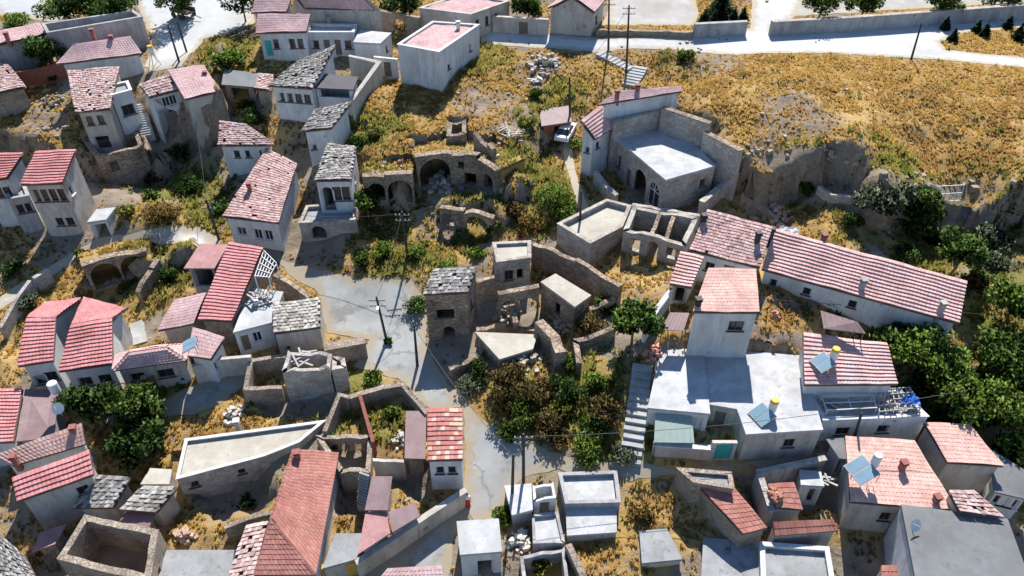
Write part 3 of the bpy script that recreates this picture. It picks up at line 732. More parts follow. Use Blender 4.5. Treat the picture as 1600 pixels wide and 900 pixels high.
def solar(label, px, z, tilt=.42, az=2.6, wd=1.05, ln=1.9, tank=True, tankm='tank', tpos=(1.0, .6), sc=1.0):
    """two flat collectors on a frame with a tank at the high end; az = the way the collectors face"""
    x, y = U(*px, z + .5); tt = thing('solar_water_heater', label, 'solar heater', (x, y, z))
    f = Vector((math.cos(az), math.sin(az), 0)); s = Vector((-f.y, f.x, 0)); up = Vector((0, 0, 1))
    c = Vector((x, y, z + .25)); fr = MB()
    for k in (-1, 1):
        dn = f * math.cos(tilt) - up * math.sin(tilt)
        o = c + s * (k * wd * .52 * sc) + up * (.15 + ln * sc * .5 * math.sin(tilt))
        q = [o + dn * (ln / 2 * sc) - s * (wd / 2 * sc), o + dn * (ln / 2 * sc) + s * (wd / 2 * sc), o - dn * (ln / 2 * sc) + s * (wd / 2 * sc), o - dn * (ln / 2 * sc) - s * (wd / 2 * sc)]
        mb = MB(); mb.sheet(q, .09)
        pn = mb.build('collector_panel', M['metal'], tt)
        nn = dn.cross(s); nn = nn if nn.z > 0 else -nn
        qq = [o + (p - o) * .93 + nn * .012 for p in q]; g = MB(); g.add(qq, [(0, 1, 2, 3)]); g.build('glazing', M['solar'], pn)
        for p in q: fr.bar((p.x, p.y, p.z - .05), (p.x, p.y, z - .05), .03, 4)
    fr.build('frame', M['metal'], tt)
    if tank:
        tb = c - f * (ln * .5 * sc + .35) * math.cos(tilt); hz = z + .15 + ln * sc * math.sin(tilt)
        mb = MB(); mb.bar((tb.x, tb.y, hz), (tb.x, tb.y, hz + .95), .33, 14)
        tk = mb.build('tank', M['tank'], tt)
        mb = MB(); mb.bar((tb.x, tb.y, hz + .95), (tb.x, tb.y, hz + 1.2), .35, 14, .3); mb.build('lid', M[tankm], tk)
        mb = MB()
        for a in range(3): mb.bar((tb.x + .28 * math.cos(a * 2.1), tb.y + .28 * math.sin(a * 2.1), z - .05), (tb.x + .25 * math.cos(a * 2.1), tb.y + .25 * math.sin(a * 2.1), hz), .035, 4)
        mb.build('stand', M['metal'], tt)
    return tt
def dish(label, px, z, az=-1.2):
    x, y = U(*px, z + .6); tt = thing('satellite_dish', label, 'satellite dish', (x, y, z))
    mb = MB(); mb.bar((x, y, z - .1), (x, y, z + .7), .03, 5); mb.build('mast', M['metal'], tt)
    d = Vector((math.cos(az) * .8, math.sin(az) * .8, .6)).normalized(); a = d.orthogonal().normalized(); b = d.cross(a); c = Vector((x, y, z + .75)); mb = MB(); vs = [c]
    for r in (.25, .48):
        for k in range(12): t = k * math.pi / 6; vs.append(c + a * (r * math.cos(t)) + b * (r * math.sin(t)) + d * (r * r * .5))
    fs = [(0, 1 + k, 1 + (k + 1) % 12) for k in range(12)] + [(1 + k, 13 + k, 13 + (k + 1) % 12, 1 + (k + 1) % 12) for k in range(12)]
    mb.add(vs, fs); mb.build('reflector', M['tank'], tt)
    mb = MB(); mb.bar(c - b * .4 + d * .05, c + d * .5, .015, 4); mb.build('feed_arm', M['metal'], tt)
def stairs(label, p0, p1, n, wd, h0=0, name='stone_stairs', mt='step', z0=None, z1=None, tread=None):
    """flight of n separate steps from p0 (low) to p1 (high), pixels on the ground (or heights z0, z1)"""
    a = Vector(G(*p0, h0)) if z0 is None else Vector((*U(*p0, z0), z0)); b = Vector(G(*p1, h0)) if z1 is None else Vector((*U(*p1, z1), z1))
    tt = thing(name, label, 'stairs', tuple(a)); d = Vector((b.x - a.x, b.y - a.y, 0)); L = d.length; d.normalize(); rz = math.atan2(d.y, d.x)
    for k in range(n):
        f0, f1 = k / n, (k + 1) / n; c = a.lerp(b, (f0 + f1) / 2); z = a.z + (b.z - a.z) * f1 + .2
        mb = MB(); mb.box((c.x, c.y, z - (b.z - a.z) / n - .7), L / n + .03, wd * RNG.uniform(.95, 1.04), (b.z - a.z) / n + .7, rz); mb.build('step', M[mt], tt)
    if z0 is None:
        s2 = Vector((-d.y, d.x, 0)) * wd * .55
        for k in range(n): p, q = a.lerp(b, k / n), a.lerp(b, (k + 1) / n); PADS.append(([tuple((p + s2).xy), tuple((p - s2).xy), tuple((q - s2).xy), tuple((q + s2).xy)], p.z + .05))
    FOOT.append([(a.x - wd / 2, a.y), (a.x + wd / 2, a.y), (b.x + wd / 2, b.y), (b.x - wd / 2, b.y)])
    return tt
def canopy(label, q, z, mt='brown', posts=True, dz=(0, 0, .25, .25), name='sheet_canopy', zg=None, cat='canopy'):
    """flat sheet roof on posts, corners in pixels at height z"""
    E = [(*U(*p, z + k), z + k) for p, k in zip(q, dz)]; cx, cy = sum(e[0] for e in E) / 4, sum(e[1] for e in E) / 4
    tt = thing(name, label, cat, (cx, cy, float(T(cx, cy)) if zg is None else zg))
    mb = MB(); mb.sheet(E, .07); so = mb.build('roof_sheet', M[mt], tt)
    rb = MB(); a, b, c, d = map(Vector, E)
    for k in range(6):
        f = (k + .5) / 6; rb.bar(a.lerp(b, f) + Vector((0, 0, .015)), d.lerp(c, f) + Vector((0, 0, .015)), .03, 4)
    rb.build('ribs', M[mt], so)
    if posts:
        for i, e in enumerate(E):
            p = Vector(e).lerp(Vector((cx, cy, e[2])), .08); g = float(T(p.x, p.y)) - .2 if zg is None else zg - .05
            mb = MB(); mb.bar((p.x, p.y, g), (p.x, p.y, p.z - .06), .05, 6); mb.build('post', M['wood'], tt)
    return tt
def car(label, px, az, col, z=None):
    x, y, z = G(*px, 0); tt = thing('parked_car', label, 'car', (x, y, z)); ca, sa = math.cos(az), math.sin(az)
    def P(a, b, c): return (x + a * ca - b * sa, y + a * sa + b * ca, z + c)
    def loft(secs, wds):
        mb = MB(); vs = []; k = len(secs)
        for sgn in (-1, 1):
            for (a, c), wd in zip(secs, wds): vs.append(P(a, sgn * wd, c))
        fs = [tuple(range(k)), tuple(range(2 * k - 1, k - 1, -1))] + [(i, k + i, k + (i + 1) % k, (i + 1) % k) for i in range(k)]
        mb.add(vs, fs); return mb
    body = loft([(-2.1,.35),(2.1,.35),(2.15,.6),(2.0,.78),(.95,.92),(-1.75,.95),(-2.12,.85)], [.82,.82,.84,.8,.84,.84,.82]).build('body', col, tt)
    loft([(.95,.9),(.3,1.38),(-1.1,1.42),(-1.75,.93)], [.76,.62,.62,.76]).build('cabin', M['glass'], tt)
    loft([(.34,1.40),(.2,1.45),(-1.0,1.47),(-1.12,1.43)], [.6,.58,.58,.6]).build('roof_panel', col, tt)
    for a in (-1.35, 1.35):
        for b in (-.8, .8):
            mb = MB(); mb.bar(P(a, b - .09, .31), P(a, b + .09, .31), .31, 14); wh = mb.build('wheel', M['black'], tt)
            mb = MB(); mb.bar(P(a, b + (.10 if b > 0 else -.10), .31), P(a, b + (.085 if b > 0 else -.085), .31), .18, 10); mb.build('rim', M['metal'], wh)
    for b in (-.6, .6):
        mb = MB(); mb.box(P(2.1, b, .58), .1, .3, .14, az); mb.build('headlight', M['tank'], tt)
    return tt

# ------------------------------------------------------------------ roads and ground
ROADS = [
 ('street', 'road', [(432,404),(470,414),(560,436),(640,436),(668,470),(664,540),(700,600),(760,660),(860,705),(925,722),(1000,722),(1060,735),(1160,722),(1290,706),(1295,722),(1180,738),(1052,742),(985,752),(872,734),(815,745),(792,775),(786,812),(715,812),(700,905),(560,905),(640,850),(722,775),(728,700),(724,636),(668,638),(622,592),(552,574),(578,532),(510,520),(498,458),(455,432)]),
 ('upper_road', 'pale', [(752,44),(860,54),(935,60),(1000,58),(1140,52),(1172,44),(1176,-8),(1262,-8),(1240,28),(1205,46),(1330,42),(1480,30),(1620,18),(1620,40),(1500,52),(1470,66),(1480,78),(1620,92),(1620,108),(1480,94),(1300,83),(1145,86),(1080,80),(990,76),(930,82),(830,74),(752,68)]),
 ('village_square', 'pale', [(208,-8),(396,-8),(398,36),(350,54),(318,62),(292,90),(284,104),(240,112),(226,104),(242,70),(228,40)]),
 ('back_yard', 'pale', [(-10,-8),(72,-8),(70,12),(120,22),(112,32),(70,34),(30,26),(-10,24)]),
 ('lane', 'pale', [(-10,470),(60,428),(110,395),(150,374),(230,358),(310,356),(348,374),(338,386),(300,380),(236,376),(170,386),(120,402),(70,440),(-10,492)]),
 ('lower_lane', 'road', [(292,606),(345,588),(384,578),(380,604),(335,636),(300,650),(250,650),(250,630)]),
 ('gravel_yard', 'gravel', [(950,-10),(1082,-10),(1092,20),(1083,40),(940,40),(950,18)]),
 ('gravel_lot', 'gravel', [(1264,-14),(1640,-20),(1640,0),(1460,12),(1330,20),(1225,27)]),
 ('footpath', 'pale', [(884,205),(892,208),(893,240),(905,290),(922,332),(908,338),(892,290),(880,245)]),
]
def resample(poly, step):
    out = []
    for a, b in zip(poly, poly[1:] + poly[:1]):
        n = max(1, int(math.dist(a, b) / step))
        for k in range(n): out.append((a[0] + (b[0] - a[0]) * k / n, a[1] + (b[1] - a[1]) * k / n))
    return out
RP = []
for nm, mt, px in ROADS:
    RP.append((nm, mt, [G(u, v)[:2] for u, v in px]))
rmask = np.zeros(GX.shape)
for nm, mt, poly in RP:
    rmask = np.maximum(rmask, np.clip(seg_dist(GX, GY, poly) / 2.5 + 1.4, 0, 1))
bump = (vnoise(GX, GY, 6.0, 1) - .5) * .7 + (vnoise(GX, GY, 2.2, 2) - .5) * .55 + (vnoise(GX, GY, 1.15, 3) - .5) * .36
GZ = GZ + bump * (1 - rmask)
YARDS = [(2.6, [(228,182),(345,166),(352,216),(300,240),(236,240)]), (1.3, [(531,742),(566,742),(562,800),(530,800)]), (1.2, [(586,722),(668,726),(676,772),(650,784),(612,744)]), (1.2, [(1152,742),(1186,742),(1208,802),(1192,806)]), (1.0, [(1212,742),(1290,722),(1312,792),(1258,800)]), (1.4, [(300,760),(420,735),(430,770),(400,800),(330,812)]), (.8, [(400,616),(455,608),(520,625),(505,645),(420,650)])]
BARE = np.zeros(GX.shape)
for dz_, px_ in YARDS:
    s_ = seg_dist(GX, GY, [G(u, v)[:2] for u, v in px_]); BARE = np.maximum(BARE, np.clip(s_ / .8 + .6, 0, 1)); GZ = GZ - dz_ * np.clip(s_ / .7 + .5, 0, 1)
GZC = GZ.copy()
for nm, mt, poly in RP:
    GZC -= .16 * np.clip(seg_dist(GX, GY, poly) / .6, 0, 1)
# zones: where dry grass grows, where green weeds grow, where the rock shows
def zone(polys, soft=2.5):
    m = np.zeros(GX.shape)
    for px in polys: m = np.maximum(m, np.clip(seg_dist(GX, GY, [G(u, v)[:2] for u, v in px]) / soft + .5, 0, 1))
    return m
def blobs(bl):
    m = np.zeros(GX.shape)
    for u, v, r in bl:
        x, y, _ = G(u, v); m = np.maximum(m, np.clip(1.6 - np.hypot(GX - x, (GY - y) * .8) / r, 0, 1))
    return m
GRASS = zone([
 [(985,86),(1100,88),(1300,86),(1480,98),(1640,112),(1640,290),(1500,282),(1385,270),(1348,258),(1320,234),(1200,234),(1160,224),(1112,188),(1060,152),(1000,140)],
 [(570,120),(622,122),(690,128),(752,76),(830,78),(930,86),(985,110),(968,145),(905,165),(880,205),(890,290),(900,340),(870,370),(770,372),(740,412),(660,432),(560,432),(556,380),(575,330),(562,210)],
 [(190,330),(300,320),(345,350),(340,370),(240,356),(180,352)],
 [(-10,110),(40,110),(90,140),(108,190),(60,205),(-10,200)],[(0,75),(60,78),(110,100),(60,112),(0,105)],
 [(320,64),(395,44),(400,85),(345,108),(298,102)],
 [(380,560),(440,555),(440,600),(420,650),(470,660),(300,690),(275,680),(330,640)],
 [(515,690),(545,620),(625,600),(660,640),(630,720),(585,700),(560,690)],[(540,575),(600,570),(620,592),(560,600)],
 [(893,798),(968,780),(990,750),(1060,760),(1110,835),(1090,860),(1000,870),(905,890)],
 [(905,570),(960,570),(975,620),(985,700),(960,720),(900,705)],[(985,395),(1060,410),(1020,470),(985,440)],
 [(1190,478),(1280,490),(1285,515),(1190,520)],[(1215,300),(1320,330),(1340,400),(1260,385),(1200,350)],
 [(250,800),(340,800),(320,860),(250,860)],[(60,430),(140,395),(310,385),(300,460),(200,480),(80,470)],
 [(750,660),(720,630),(760,600),(860,560),(905,570),(910,640),(890,690)],[(0,450),(50,440),(60,520),(30,600),(0,600)],
 [(1440,40),(1620,30),(1620,84),(1480,78),(1462,62)],
])
GREEN = blobs([(862,312,3.6),(880,330,2.6),(590,318,2),(640,405,3),(700,395,3),(740,380,2),(590,395,3),(560,360,2),(820,270,3),(835,255,3),(720,330,2.5),(600,215,2.5),(850,165,2.4),(880,150,2.2),(820,180,2),(955,650,3),(925,700,4),(960,690,3),(940,600,3),(700,430,2),(560,590,2.5),(600,650,2.5),(250,335,2),(340,330,2),(340,95,3),(370,90,3),(520,690,2),(780,680,2),(240,610,3),(800,640,4),(860,600,5),(210,440,2),(250,430,3),(290,420,2),(540,200,2.5),(545,230,2),(735,80,4),(760,90,3),(700,110,2),(1060,85,3),(1250,290,2),(860,240,2),(640,355,3),(760,355,2),(1450,560,8),(1520,610,9),(1560,470,8),(1400,375,6),(1450,405,5),(1530,400,5),(1580,560,7),(300,280,5),(260,260,4),(330,320,4)])  # last three blobs darken the gully ground, standing in for its shade
GREEN *= .25 + .75 * vnoise(GX, GY, 2.6, 9)
ROCKZ = blobs([(1235,172,3.2),(1275,182,2.6),(1215,190,2),(1100,88,3.5),(1075,80,3),(1190,240,1.5),(1400,285,2),(1340,250,1.5),(740,160,2.5),(800,165,2.5),(830,200,3),(860,215,3),(845,110,3),(790,205,2),(1130,100,2.5),(690,320,3),(70,190,2.5),(150,350,2)])
GRASS = np.maximum(GRASS, np.clip(vnoise(GX, GY, 5, 31) * 1.5 - .35, 0, .62))
GRASS *= 1 - BARE
GREEN *= 1 - BARE * .8
def zval(A, x, y):
    ix = np.clip(((x - X0) / GS).astype(int), 0, len(gx) - 1); iy = np.clip(((y - Y0) / GS).astype(int), 0, len(gy) - 1); return A[iy, ix]

def ground_material():
    m = bpy.data.materials.new('hillside_ground'); m.use_nodes = True; nt = m.node_tree; N = nt.nodes; L = nt.links
    b = N['Principled BSDF']; b.inputs['Roughness'].default_value = .95; b.inputs['Specular IOR Level'].default_value = .1
    g = N.new('ShaderNodeNewGeometry'); va = N.new('ShaderNodeVertexColor'); va.layer_name = 'zone'; se = N.new('ShaderNodeSeparateColor'); L.new(va.outputs[0], se.inputs[0])
    def noise(s, det=6, rg=.65):
        n = N.new('ShaderNodeTexNoise'); n.inputs['Scale'].default_value = s; n.inputs['Detail'].default_value = det; n.inputs['Roughness'].default_value = rg; L.new(g.outputs['Position'], n.inputs['Vector']); return n.outputs[0]
    def rmp(x, a, z):
        r = N.new('ShaderNodeMapRange'); r.inputs[1].default_value = a; r.inputs[2].default_value = z; L.new(x, r.inputs[0]); return r.outputs[0]
    def mix(f, a, c):
        x = N.new('ShaderNodeMix'); x.data_type = 'RGBA'; L.new(f, x.inputs[0])
        for sk, v in ((x.inputs[6], a), (x.inputs[7], c)):
            if isinstance(v, tuple): sk.default_value = (*v, 1)
            else: L.new(v, sk)
        return x.outputs[2]
    def mth(op, a, c):
        x = N.new('ShaderNodeMath'); x.operation = op
        for sk, v in ((x.inputs[0], a), (x.inputs[1], c)):
            if isinstance(v, float): sk.default_value = v
            else: L.new(v, sk)
        return x.outputs[0]
    n1, n2, n3 = noise(.55), noise(2.2), noise(.12, 4)
    dirt = mix(rmp(n2, .35, .7), (.25, .20, .145), (.17, .135, .10)); dirt = mix(rmp(n1, .45, .7), dirt, (.30, .25, .19))
    gold = mix(rmp(n2, .3, .7), (.35, .22, .075), (.28, .175, .06)); gold = mix(rmp(n3, .45, .62), gold, (.43, .29, .12))
    gold = mix(rmp(n1, .52, .72), gold, (.225, .15, .058))
    green = mix(rmp(n2, .35, .65), (.15, .145, .04), (.22, .19, .055))
    rock = mix(rmp(n2, .3, .7), (.33, .255, .18), (.17, .13, .095))
    col = mix(rmp(mth('ADD', se.outputs[0], mth('MULTIPLY', mth('SUBTRACT', n1, .5), 1.3)), .35, .6), dirt, gold)
    col = mix(rmp(mth('ADD', se.outputs[1], mth('MULTIPLY', mth('SUBTRACT', n1, .5), 1.0)), .45, .85), col, green)
    col = mix(rmp(mth('ADD', se.outputs[2], mth('MULTIPLY', mth('SUBTRACT', n2, .5), 1.4)), .45, .8), col, rock)
    # bare rock on the steep faces
    sx = N.new('ShaderNodeSeparateXYZ'); L.new(g.outputs['True Normal'], sx.inputs[0])
    col = mix(rmp(mth('ADD', sx.outputs[2], mth('MULTIPLY', mth('SUBTRACT', n2, .5), .35)), .80, .62), col, rock)
    L.new(col, b.inputs['Base Color'])
    bp = N.new('ShaderNodeBump'); bp.inputs['Strength'].default_value = .7; bp.inputs['Distance'].default_value = .25; L.new(mth('ADD', n2, mth('MULTIPLY', noise(7.0), .5)), bp.inputs['Height']); L.new(bp.outputs[0], b.inputs['Normal'])
    return m
for nm, mt, poly in RP:
    bd = resample(poly, .7); jr = random.Random(3)
    bd = [(x + jr.uniform(-.14, .14), y + jr.uniform(-.14, .14)) for x, y in bd]
    xs = [p[0] for p in bd]; ys = [p[1] for p in bd]
    px, py = np.meshgrid(np.arange(min(xs), max(xs), .9), np.arange(min(ys), max(ys), .9)); px, py = px.ravel(), py.ravel()
    ok = seg_dist(px, py, bd) > .35
    pts = [Vector(p) for p in bd] + [Vector((a, b)) for a, b in zip(px[ok], py[ok])]
    nb = len(bd); vo, _, fo, *_ = delaunay_2d_cdt(pts, [], [list(range(nb))], 1, 1e-5)
    vx = np.array([p.x for p in vo]); vy = np.array([p.y for p in vo])
    mb = MB(); mb.v = [(a, b, c) for a, b, c in zip(vx, vy, T(vx, vy) + .02)]; mb.f = [tuple(f) for f in fo]; mb.t = [(1, 1, 1)] * len(mb.v)
    # make faces look up
    if mb.f:
        a, b, c = (Vector(mb.v[i]) for i in mb.f[0][:3])
        if (b - a).cross(c - a).z < 0: mb.f = [f[::-1] for f in mb.f]
    ro = mb.build(nm, M[mt], None, (0, 0, 0), True); ro['kind'] = 'structure'
    ev = np.clip(1 - seg_dist(vx, vy, bd) / 1.6, 0, 1); ca = ro.data.color_attributes.new('edge', 'FLOAT_COLOR', 'POINT'); ca.data.foreach_set('color', np.c_[ev, ev, ev, np.ones(len(ev))].ravel())

# ------------------------------------------------------------------ houses: far left
house('walled_yard', 'roofless grey walled yard behind the rose-roofed house by the square', [(74,52),(222,27),(208,17),(66,38)], 4.3, 'flat', wall='grey', ph=1.0, floor='cement', cat='building')
house('house', 'long low house with plain rose tiled roof at the top left edge', [(-40,80),(72,53),(62,37),(-40,58)], 3.6, 'mono', dz=[0,0,.7,.7], wall='grey', sty='rose', ch=[(12,60,.5)])
house('house', 'grey-white house with faded rose gable roof and thick red chimney beside the square', [(88,101),(222,84)], 3.3, 'gable', ridge=[(114,71),(204,58)], r=1.3, wall='white', sty='rose', ch=[(148,62,1.1,'brick',1.2),(176,66,.6,'brick',1.0)])
house('house', 'stone house with ragged old mottled tile roof above the walled ruin', [(118,176),(173,171),(187,105),(106,112)], 5.2, 'mono', dz=[0,0,1.7,1.7], wall='cream', sty='old', ops={0:[('w',.25,.6,.7,1.1,'woodframe'),('w',.62,.6,.7,1.1,'woodframe'),('o',.4,3.2,1.6,1.6)]})
house('house', 'narrow white room with one dark window joined to the ragged tiled house', [(173,150),(206,141),(200,127),(170,134)], 4.8, 'flat', ph=.2, wall='white', floor='cement', ops={0:[('w',.55,1.5,1.5,1.3,'woodframe')]})
house('house', 'pale house with plain rose roof beside the glazed white veranda', [(289,156),(343,143),(319,103),(262,110)], 4.6, 'mono', dz=[0,0,1.4,1.4], wall='cream', sty='rose', ch=[(322,122,.6)], ops={0:[('w',.65,1.5,.6,.6)]})
house('house', 'white house with small worn dark red roof and glazed veranda above the shaded slope', [(233,153),(284,139),(272,114),(217,133)], 4.8, 'mono', dz=[0,0,1.1,1.1], wall='white', sty='old', ops={0:[('w',.2,.5,.9,1.2),('w',.45,.5,.9,1.2),('w',.7,.5,.9,1.2),('d',.5,2.6,1.4,2.0)]})
house('house', 'low stone house with worn roof cut by the left edge', [(-20,150),(42,137),(14,103),(-20,96)], 3.0, 'mono', dz=[0,0,1.1,1.1], wall='stone', sty='old')
house('house', 'tall pale house with two rows of windows and striped red roof at left', [(33,289),(99,287),(120,234),(56,237)], 6.8, 'mono', dz=[0,0,1.4,1.4], wall='cream', sty='red',
      ops={0:[('w',.14,.7,.7,1.5,'woodframe'),('w',.38,.7,.7,1.5,'woodframe'),('w',.62,.7,.7,1.5,'woodframe'),('w',.86,.7,.7,1.5,'woodframe'),('w',.45,4.3,.8,1.0,'woodframe'),('w',.75,4.3,.8,1.0,'woodframe')], 1:[('w',.25,1.0,.6,1.0)]})
house('house', 'pale house with striped red roof at the left edge, beside the tall two-row house', [(-40,286),(12,279),(38,240),(-30,242)], 6.0, 'mono', dz=[0,0,1.2,1.2], wall='white', sty='red', ops={0:[('w',.5,1.0,.7,1.2,'woodframe'),('w',.8,1.0,.7,1.2,'woodframe')]})
house('house', 'low grey annexe with two windows between the two striped roof houses at left', [(12,312),(46,306),(40,290),(8,294)], 4.4, 'flat', ph=.2, wall='grey', floor='cement', ops={0:[('w',.35,.8,.7,1.1,'woodframe'),('w',.75,.8,.7,1.1,'woodframe')]})
house('shed', 'small open-fronted white shed beside the lane', [(138,348),(166,344),(180,326),(152,329)], 2.1, 'flat', ph=.12, wall='white', floor='whiteroof', cat='shed', ops={0:[('o',.5,.35,1.8,2.2)]})
house('ruined_house', 'roofless stone ruin with thick broken walls below the ragged tiled house', [(150,243),(224,226),(214,203),(128,217)], 4.3, 'open', wall='ruin', jag=.5, t=.5, cat='ruin', ops={0:[('o',.28,1.2,.9,1.3)]})
house('house', 'white house with ragged rose tile roof above the shaded gully', [(341,228),(430,227),(384,194),(344,190)], 3.6, 'mono', dz=[0,0,1.3,1.3], wall='white', sty='old', ops={0:[('w',.28,.7,.65,.9,'woodframe'),('w',.52,.7,.65,.9,'woodframe'),('w',.82,.7,.6,.8,'woodframe')]})
house('house', 'long white house under a big mottled tile roof with a hole beside the lane', [(348,339),(436,349),(465,257),(417,233)], 3.7, 'mono', dz=[0,0,2.0,2.0], wall='white', sty='mottle', ch=[(391,299,.8,'brick',.9)], ops={0:[('w',.22,1.2,1.1,1.0),('w',.55,1.2,.9,1.3),('w',.76,1.2,.9,1.3)]})
house('house', 'tall cream house with arched doorway and grey rubble roof on a stone terrace', [(491,283),(549,282),(557,229),(512,226)], 4.0, 'mono', ze=8.7, dz=[0,0,.5,.5], wall='white', sty='shale', ov=.15, ops={0:[('a',.25,.7,1.5,3.0),('w',.56,.7,1.0,1.7,'woodframe'),('w',.84,.7,1.0,1.7,'woodframe')], 1:[('w',.5,1.0,.7,1.0,'woodframe')]})
house('stone_terrace', 'pale stone terrace with a dark vault below the arched cream house', [(467,349),(557,344),(554,318),(479,322)], 2.2, 'flat', ze=4.9, ph=.3, wall='ashlar', floor='cement', cat='terrace', ops={0:[('a',.3,.5,1.7,1.6)]})
# ------------------------------------------------------------------ far centre
house('house', 'cream house with rose roof at the top edge behind the white row', [(393,20),(448,19),(456,-4),(400,-4)], 4.4, 'mono', dz=[0,0,1.2,1.2], wall='cream', sty='rose')
house('house', 'white house with plain rose roof and blue door at the top of the village', [(400,52),(479,50),(485,23),(403,23)], 3.8, 'mono', dz=[0,0,1.3,1.3], wall='white', sty='rose', ch=[(468,30,.4)], ops={0:[('d',.14,1.0,.9,2.0,'turq'),('w',.32,.9,.7,1.2,'woodframe'),('w',.68,.9,.7,1.2,'woodframe'),('w',.86,.9,.7,1.2,'woodframe')]})
house('house', 'flat-roofed white row house with four openings in a line', [(480,51),(553,51),(557,39),(483,37)], 3.3, 'flat', wall='white', ph=.25, floor='whiteroof', ch=[(514,36,.7,'grey',.1)], ops={0:[('w',.14,1.0,.8,1.0,'woodframe'),('d',.38,.9,.8,2.0),('d',.62,.9,.8,2.0),('w',.85,1.0,.9,1.1,'woodframe')]})
house('house', 'small white box house with bright flat roof above the terrace wall', [(553,67),(594,69),(611,53),(563,49)], 2.9, 'flat', wall='white', ph=.1, floor='whiteroof', ops={1:[('w',.5,.8,.5,.8,'woodframe')]})
house('house', 'big tan house with blank wall and a blue car parked before it', [(456,10),(552,12)], 4.4, 'gable', ridge=[(463,-8),(566,-5)], r=1.5, wall='cream', sty='rose')
house('house', 'white house with four dark windows in a row under a grey rubble roof', [(419,134),(488,139),(525,72),(470,94)], 4.6, 'mono', dz=[0,0,1.8,1.4], wall='white', sty='shale', ops={0:[('w',.16,.8,.8,1.1,'woodframe'),('w',.38,.8,.8,1.1,'woodframe'),('w',.62,.8,.8,1.1,'woodframe'),('w',.86,.8,.8,1.1,'woodframe')]})
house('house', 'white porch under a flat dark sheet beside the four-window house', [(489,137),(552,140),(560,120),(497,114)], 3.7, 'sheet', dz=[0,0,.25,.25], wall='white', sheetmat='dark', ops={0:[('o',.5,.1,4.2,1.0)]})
house('house', 'small pale house with grey slab roof below the dark porch', [(470,206),(518,201),(550,160),(493,173)], 4.5, 'mono', dz=[0,0,1.0,1.0], wall='white', sty='shale', ops={0:[('w',.2,1.8,.6,.6,'woodframe'),('w',.75,3.3,.5,.5,'woodframe')]})
house('house', 'large pale box house with rose tiles inside its parapet, beside the golden slope', [(621,70),(686,82),(749,39),(676,34)], 4.7, 'flat', wall='white', ph=.3, floor='under', ftile='rose', ops={1:[('w',.2,2.2,.5,.6,'woodframe'),('w',.75,1.6,.6,.9,'woodframe')]}, ch=[(716,44,.6,'white',0)])
house('house', 'cream walled house with rose flat roof at the top edge behind the arched gate', [(655,13),(736,23),(796,2),(720,-8)], 3.4, 'flat', wall='cream', ph=.2, floor='under', ftile='rose', ops={1:[('w',.15,.9,.6,1.2,'woodframe'),('w',.4,.9,.6,1.2,'woodframe'),('w',.65,.9,.6,1.2,'woodframe')]})
house('house', 'gabled pale house with rose roof standing on the upper road', [(856,13),(928,20),(948,-3),(884,-11)], 3.3, 'gablef', r=1.7, wall='cream', sty='rose', ops={1:[('w',.4,1.0,.8,1.0,'woodframe')]})
wallrun('courtyard_wall', 'pale terrace wall running down from the box house to the slab-roofed house', [(550,157),(592,98),(545,88)], 2.6, .35, 'cream', cap='cream')
wallrun('garden_wall', 'pale wall with a small dark door beside the box house', [(584,88),(621,92)], 2.4, .35, 'white', holes={0:[('d',.55,.4,.9,1.9)]})
wallrun('garden_wall', 'stone wall with an arched gateway at the top of the village', [(586,16),(656,28)], 2.6, .45, 'stone', holes={0:[('a',.55,.5,1.8,2.2)]}, cap='stone')
wallrun('garden_wall', 'shaded wall with brown door beside the gabled house on the upper road', [(770,26),(857,31)], 2.0, .4, 'cream', holes={0:[('d',.56,.3,1.2,1.7)]}, cap='cream')
wallrun('garden_wall', 'low uneven stone wall along the far side of the upper road', [(932,45),(1083,48)], .9, .5, 'stone', jag=.2)
wallrun('planter_wall', 'straight grey retaining wall before the row of small conifers', [(1085,38),(1168,34)], 1.7, .5, 'grey', cap='grey')
wallrun('roadside_wall', 'long grey retaining wall along the upper road at top right', [(1206,34),(1320,28),(1460,18),(1640,5)], 1.8, .6, 'grey', cap='ashlar')
# ------------------------------------------------------------------ the restored mansion and the buildings round it
house('mansion_wing', 'white upper wing with long low rose roof behind the mansion terrace', [(935,164),(1066,143),(1063,135),(966,143)], 3.2, 'mono', ze=13.2, dz=[0,0,.5,.5], wall='white', sty='rose', ch=[(964,151,.5,'brick',.45),(996,142,.5,'brick',.5)])
wallrun('retaining_wall', 'dressed stone wall at the back of the roof terrace under the upper wing', [(958,190),(1040,169)], 3, .5, 'ashlar', flatz=11.4, base=5)
house('mansion_wing', 'white wing with striped rose roof above the winding footpath', [(928,218),(960,199),(938,164),(906,189)], 4.4, 'mono', ze=10.3, dz=[0,0,2.3,1.7], wall='white', sty='stripe', ops={0:[('w',.3,1.0,.6,.8,'woodframe')], 3:[('w',.5,1.4,.5,.7,'woodframe')]})
house('stone_mansion', 'stone mansion with big arches and a wide white roof terrace', [(1040,282),(1117,260),(1050,190),(958,213)], 5.0, 'flat', ze=9.0, wall='ashlar', ph=.12, floor='whiteroof', cat='mansion', ops={3:[('w',.16,1.6,.7,1.5,'woodframe'),('d',.36,2.2,.9,2.2),('a',.58,1.2,2.4,3.4),('wa',.84,1.3,1.9,3.0)], 0:[('w',.8,1.2,.8,.9,'woodframe')]})
wallrun('retaining_wall', 'dressed stone wall holding back the golden hill behind the roof terrace', [(1036,168),(1110,193)], 3, .6, 'ashlar', flatz=12.0, base=4, cap='ruin')
wallrun('retaining_wall', 'tall pale stone wall at the right end of the roof terrace', [(1102,207),(1159,236)], 3, .6, 'ashlar', flatz=11.2, base=3, cap='ruin')
wallrun('garden_wall', 'sloping stone wall below the right end of the mansion', [(1096,316),(1128,290),(1153,270)], 1.6, .5, 'ashlar', cap='ashlar')
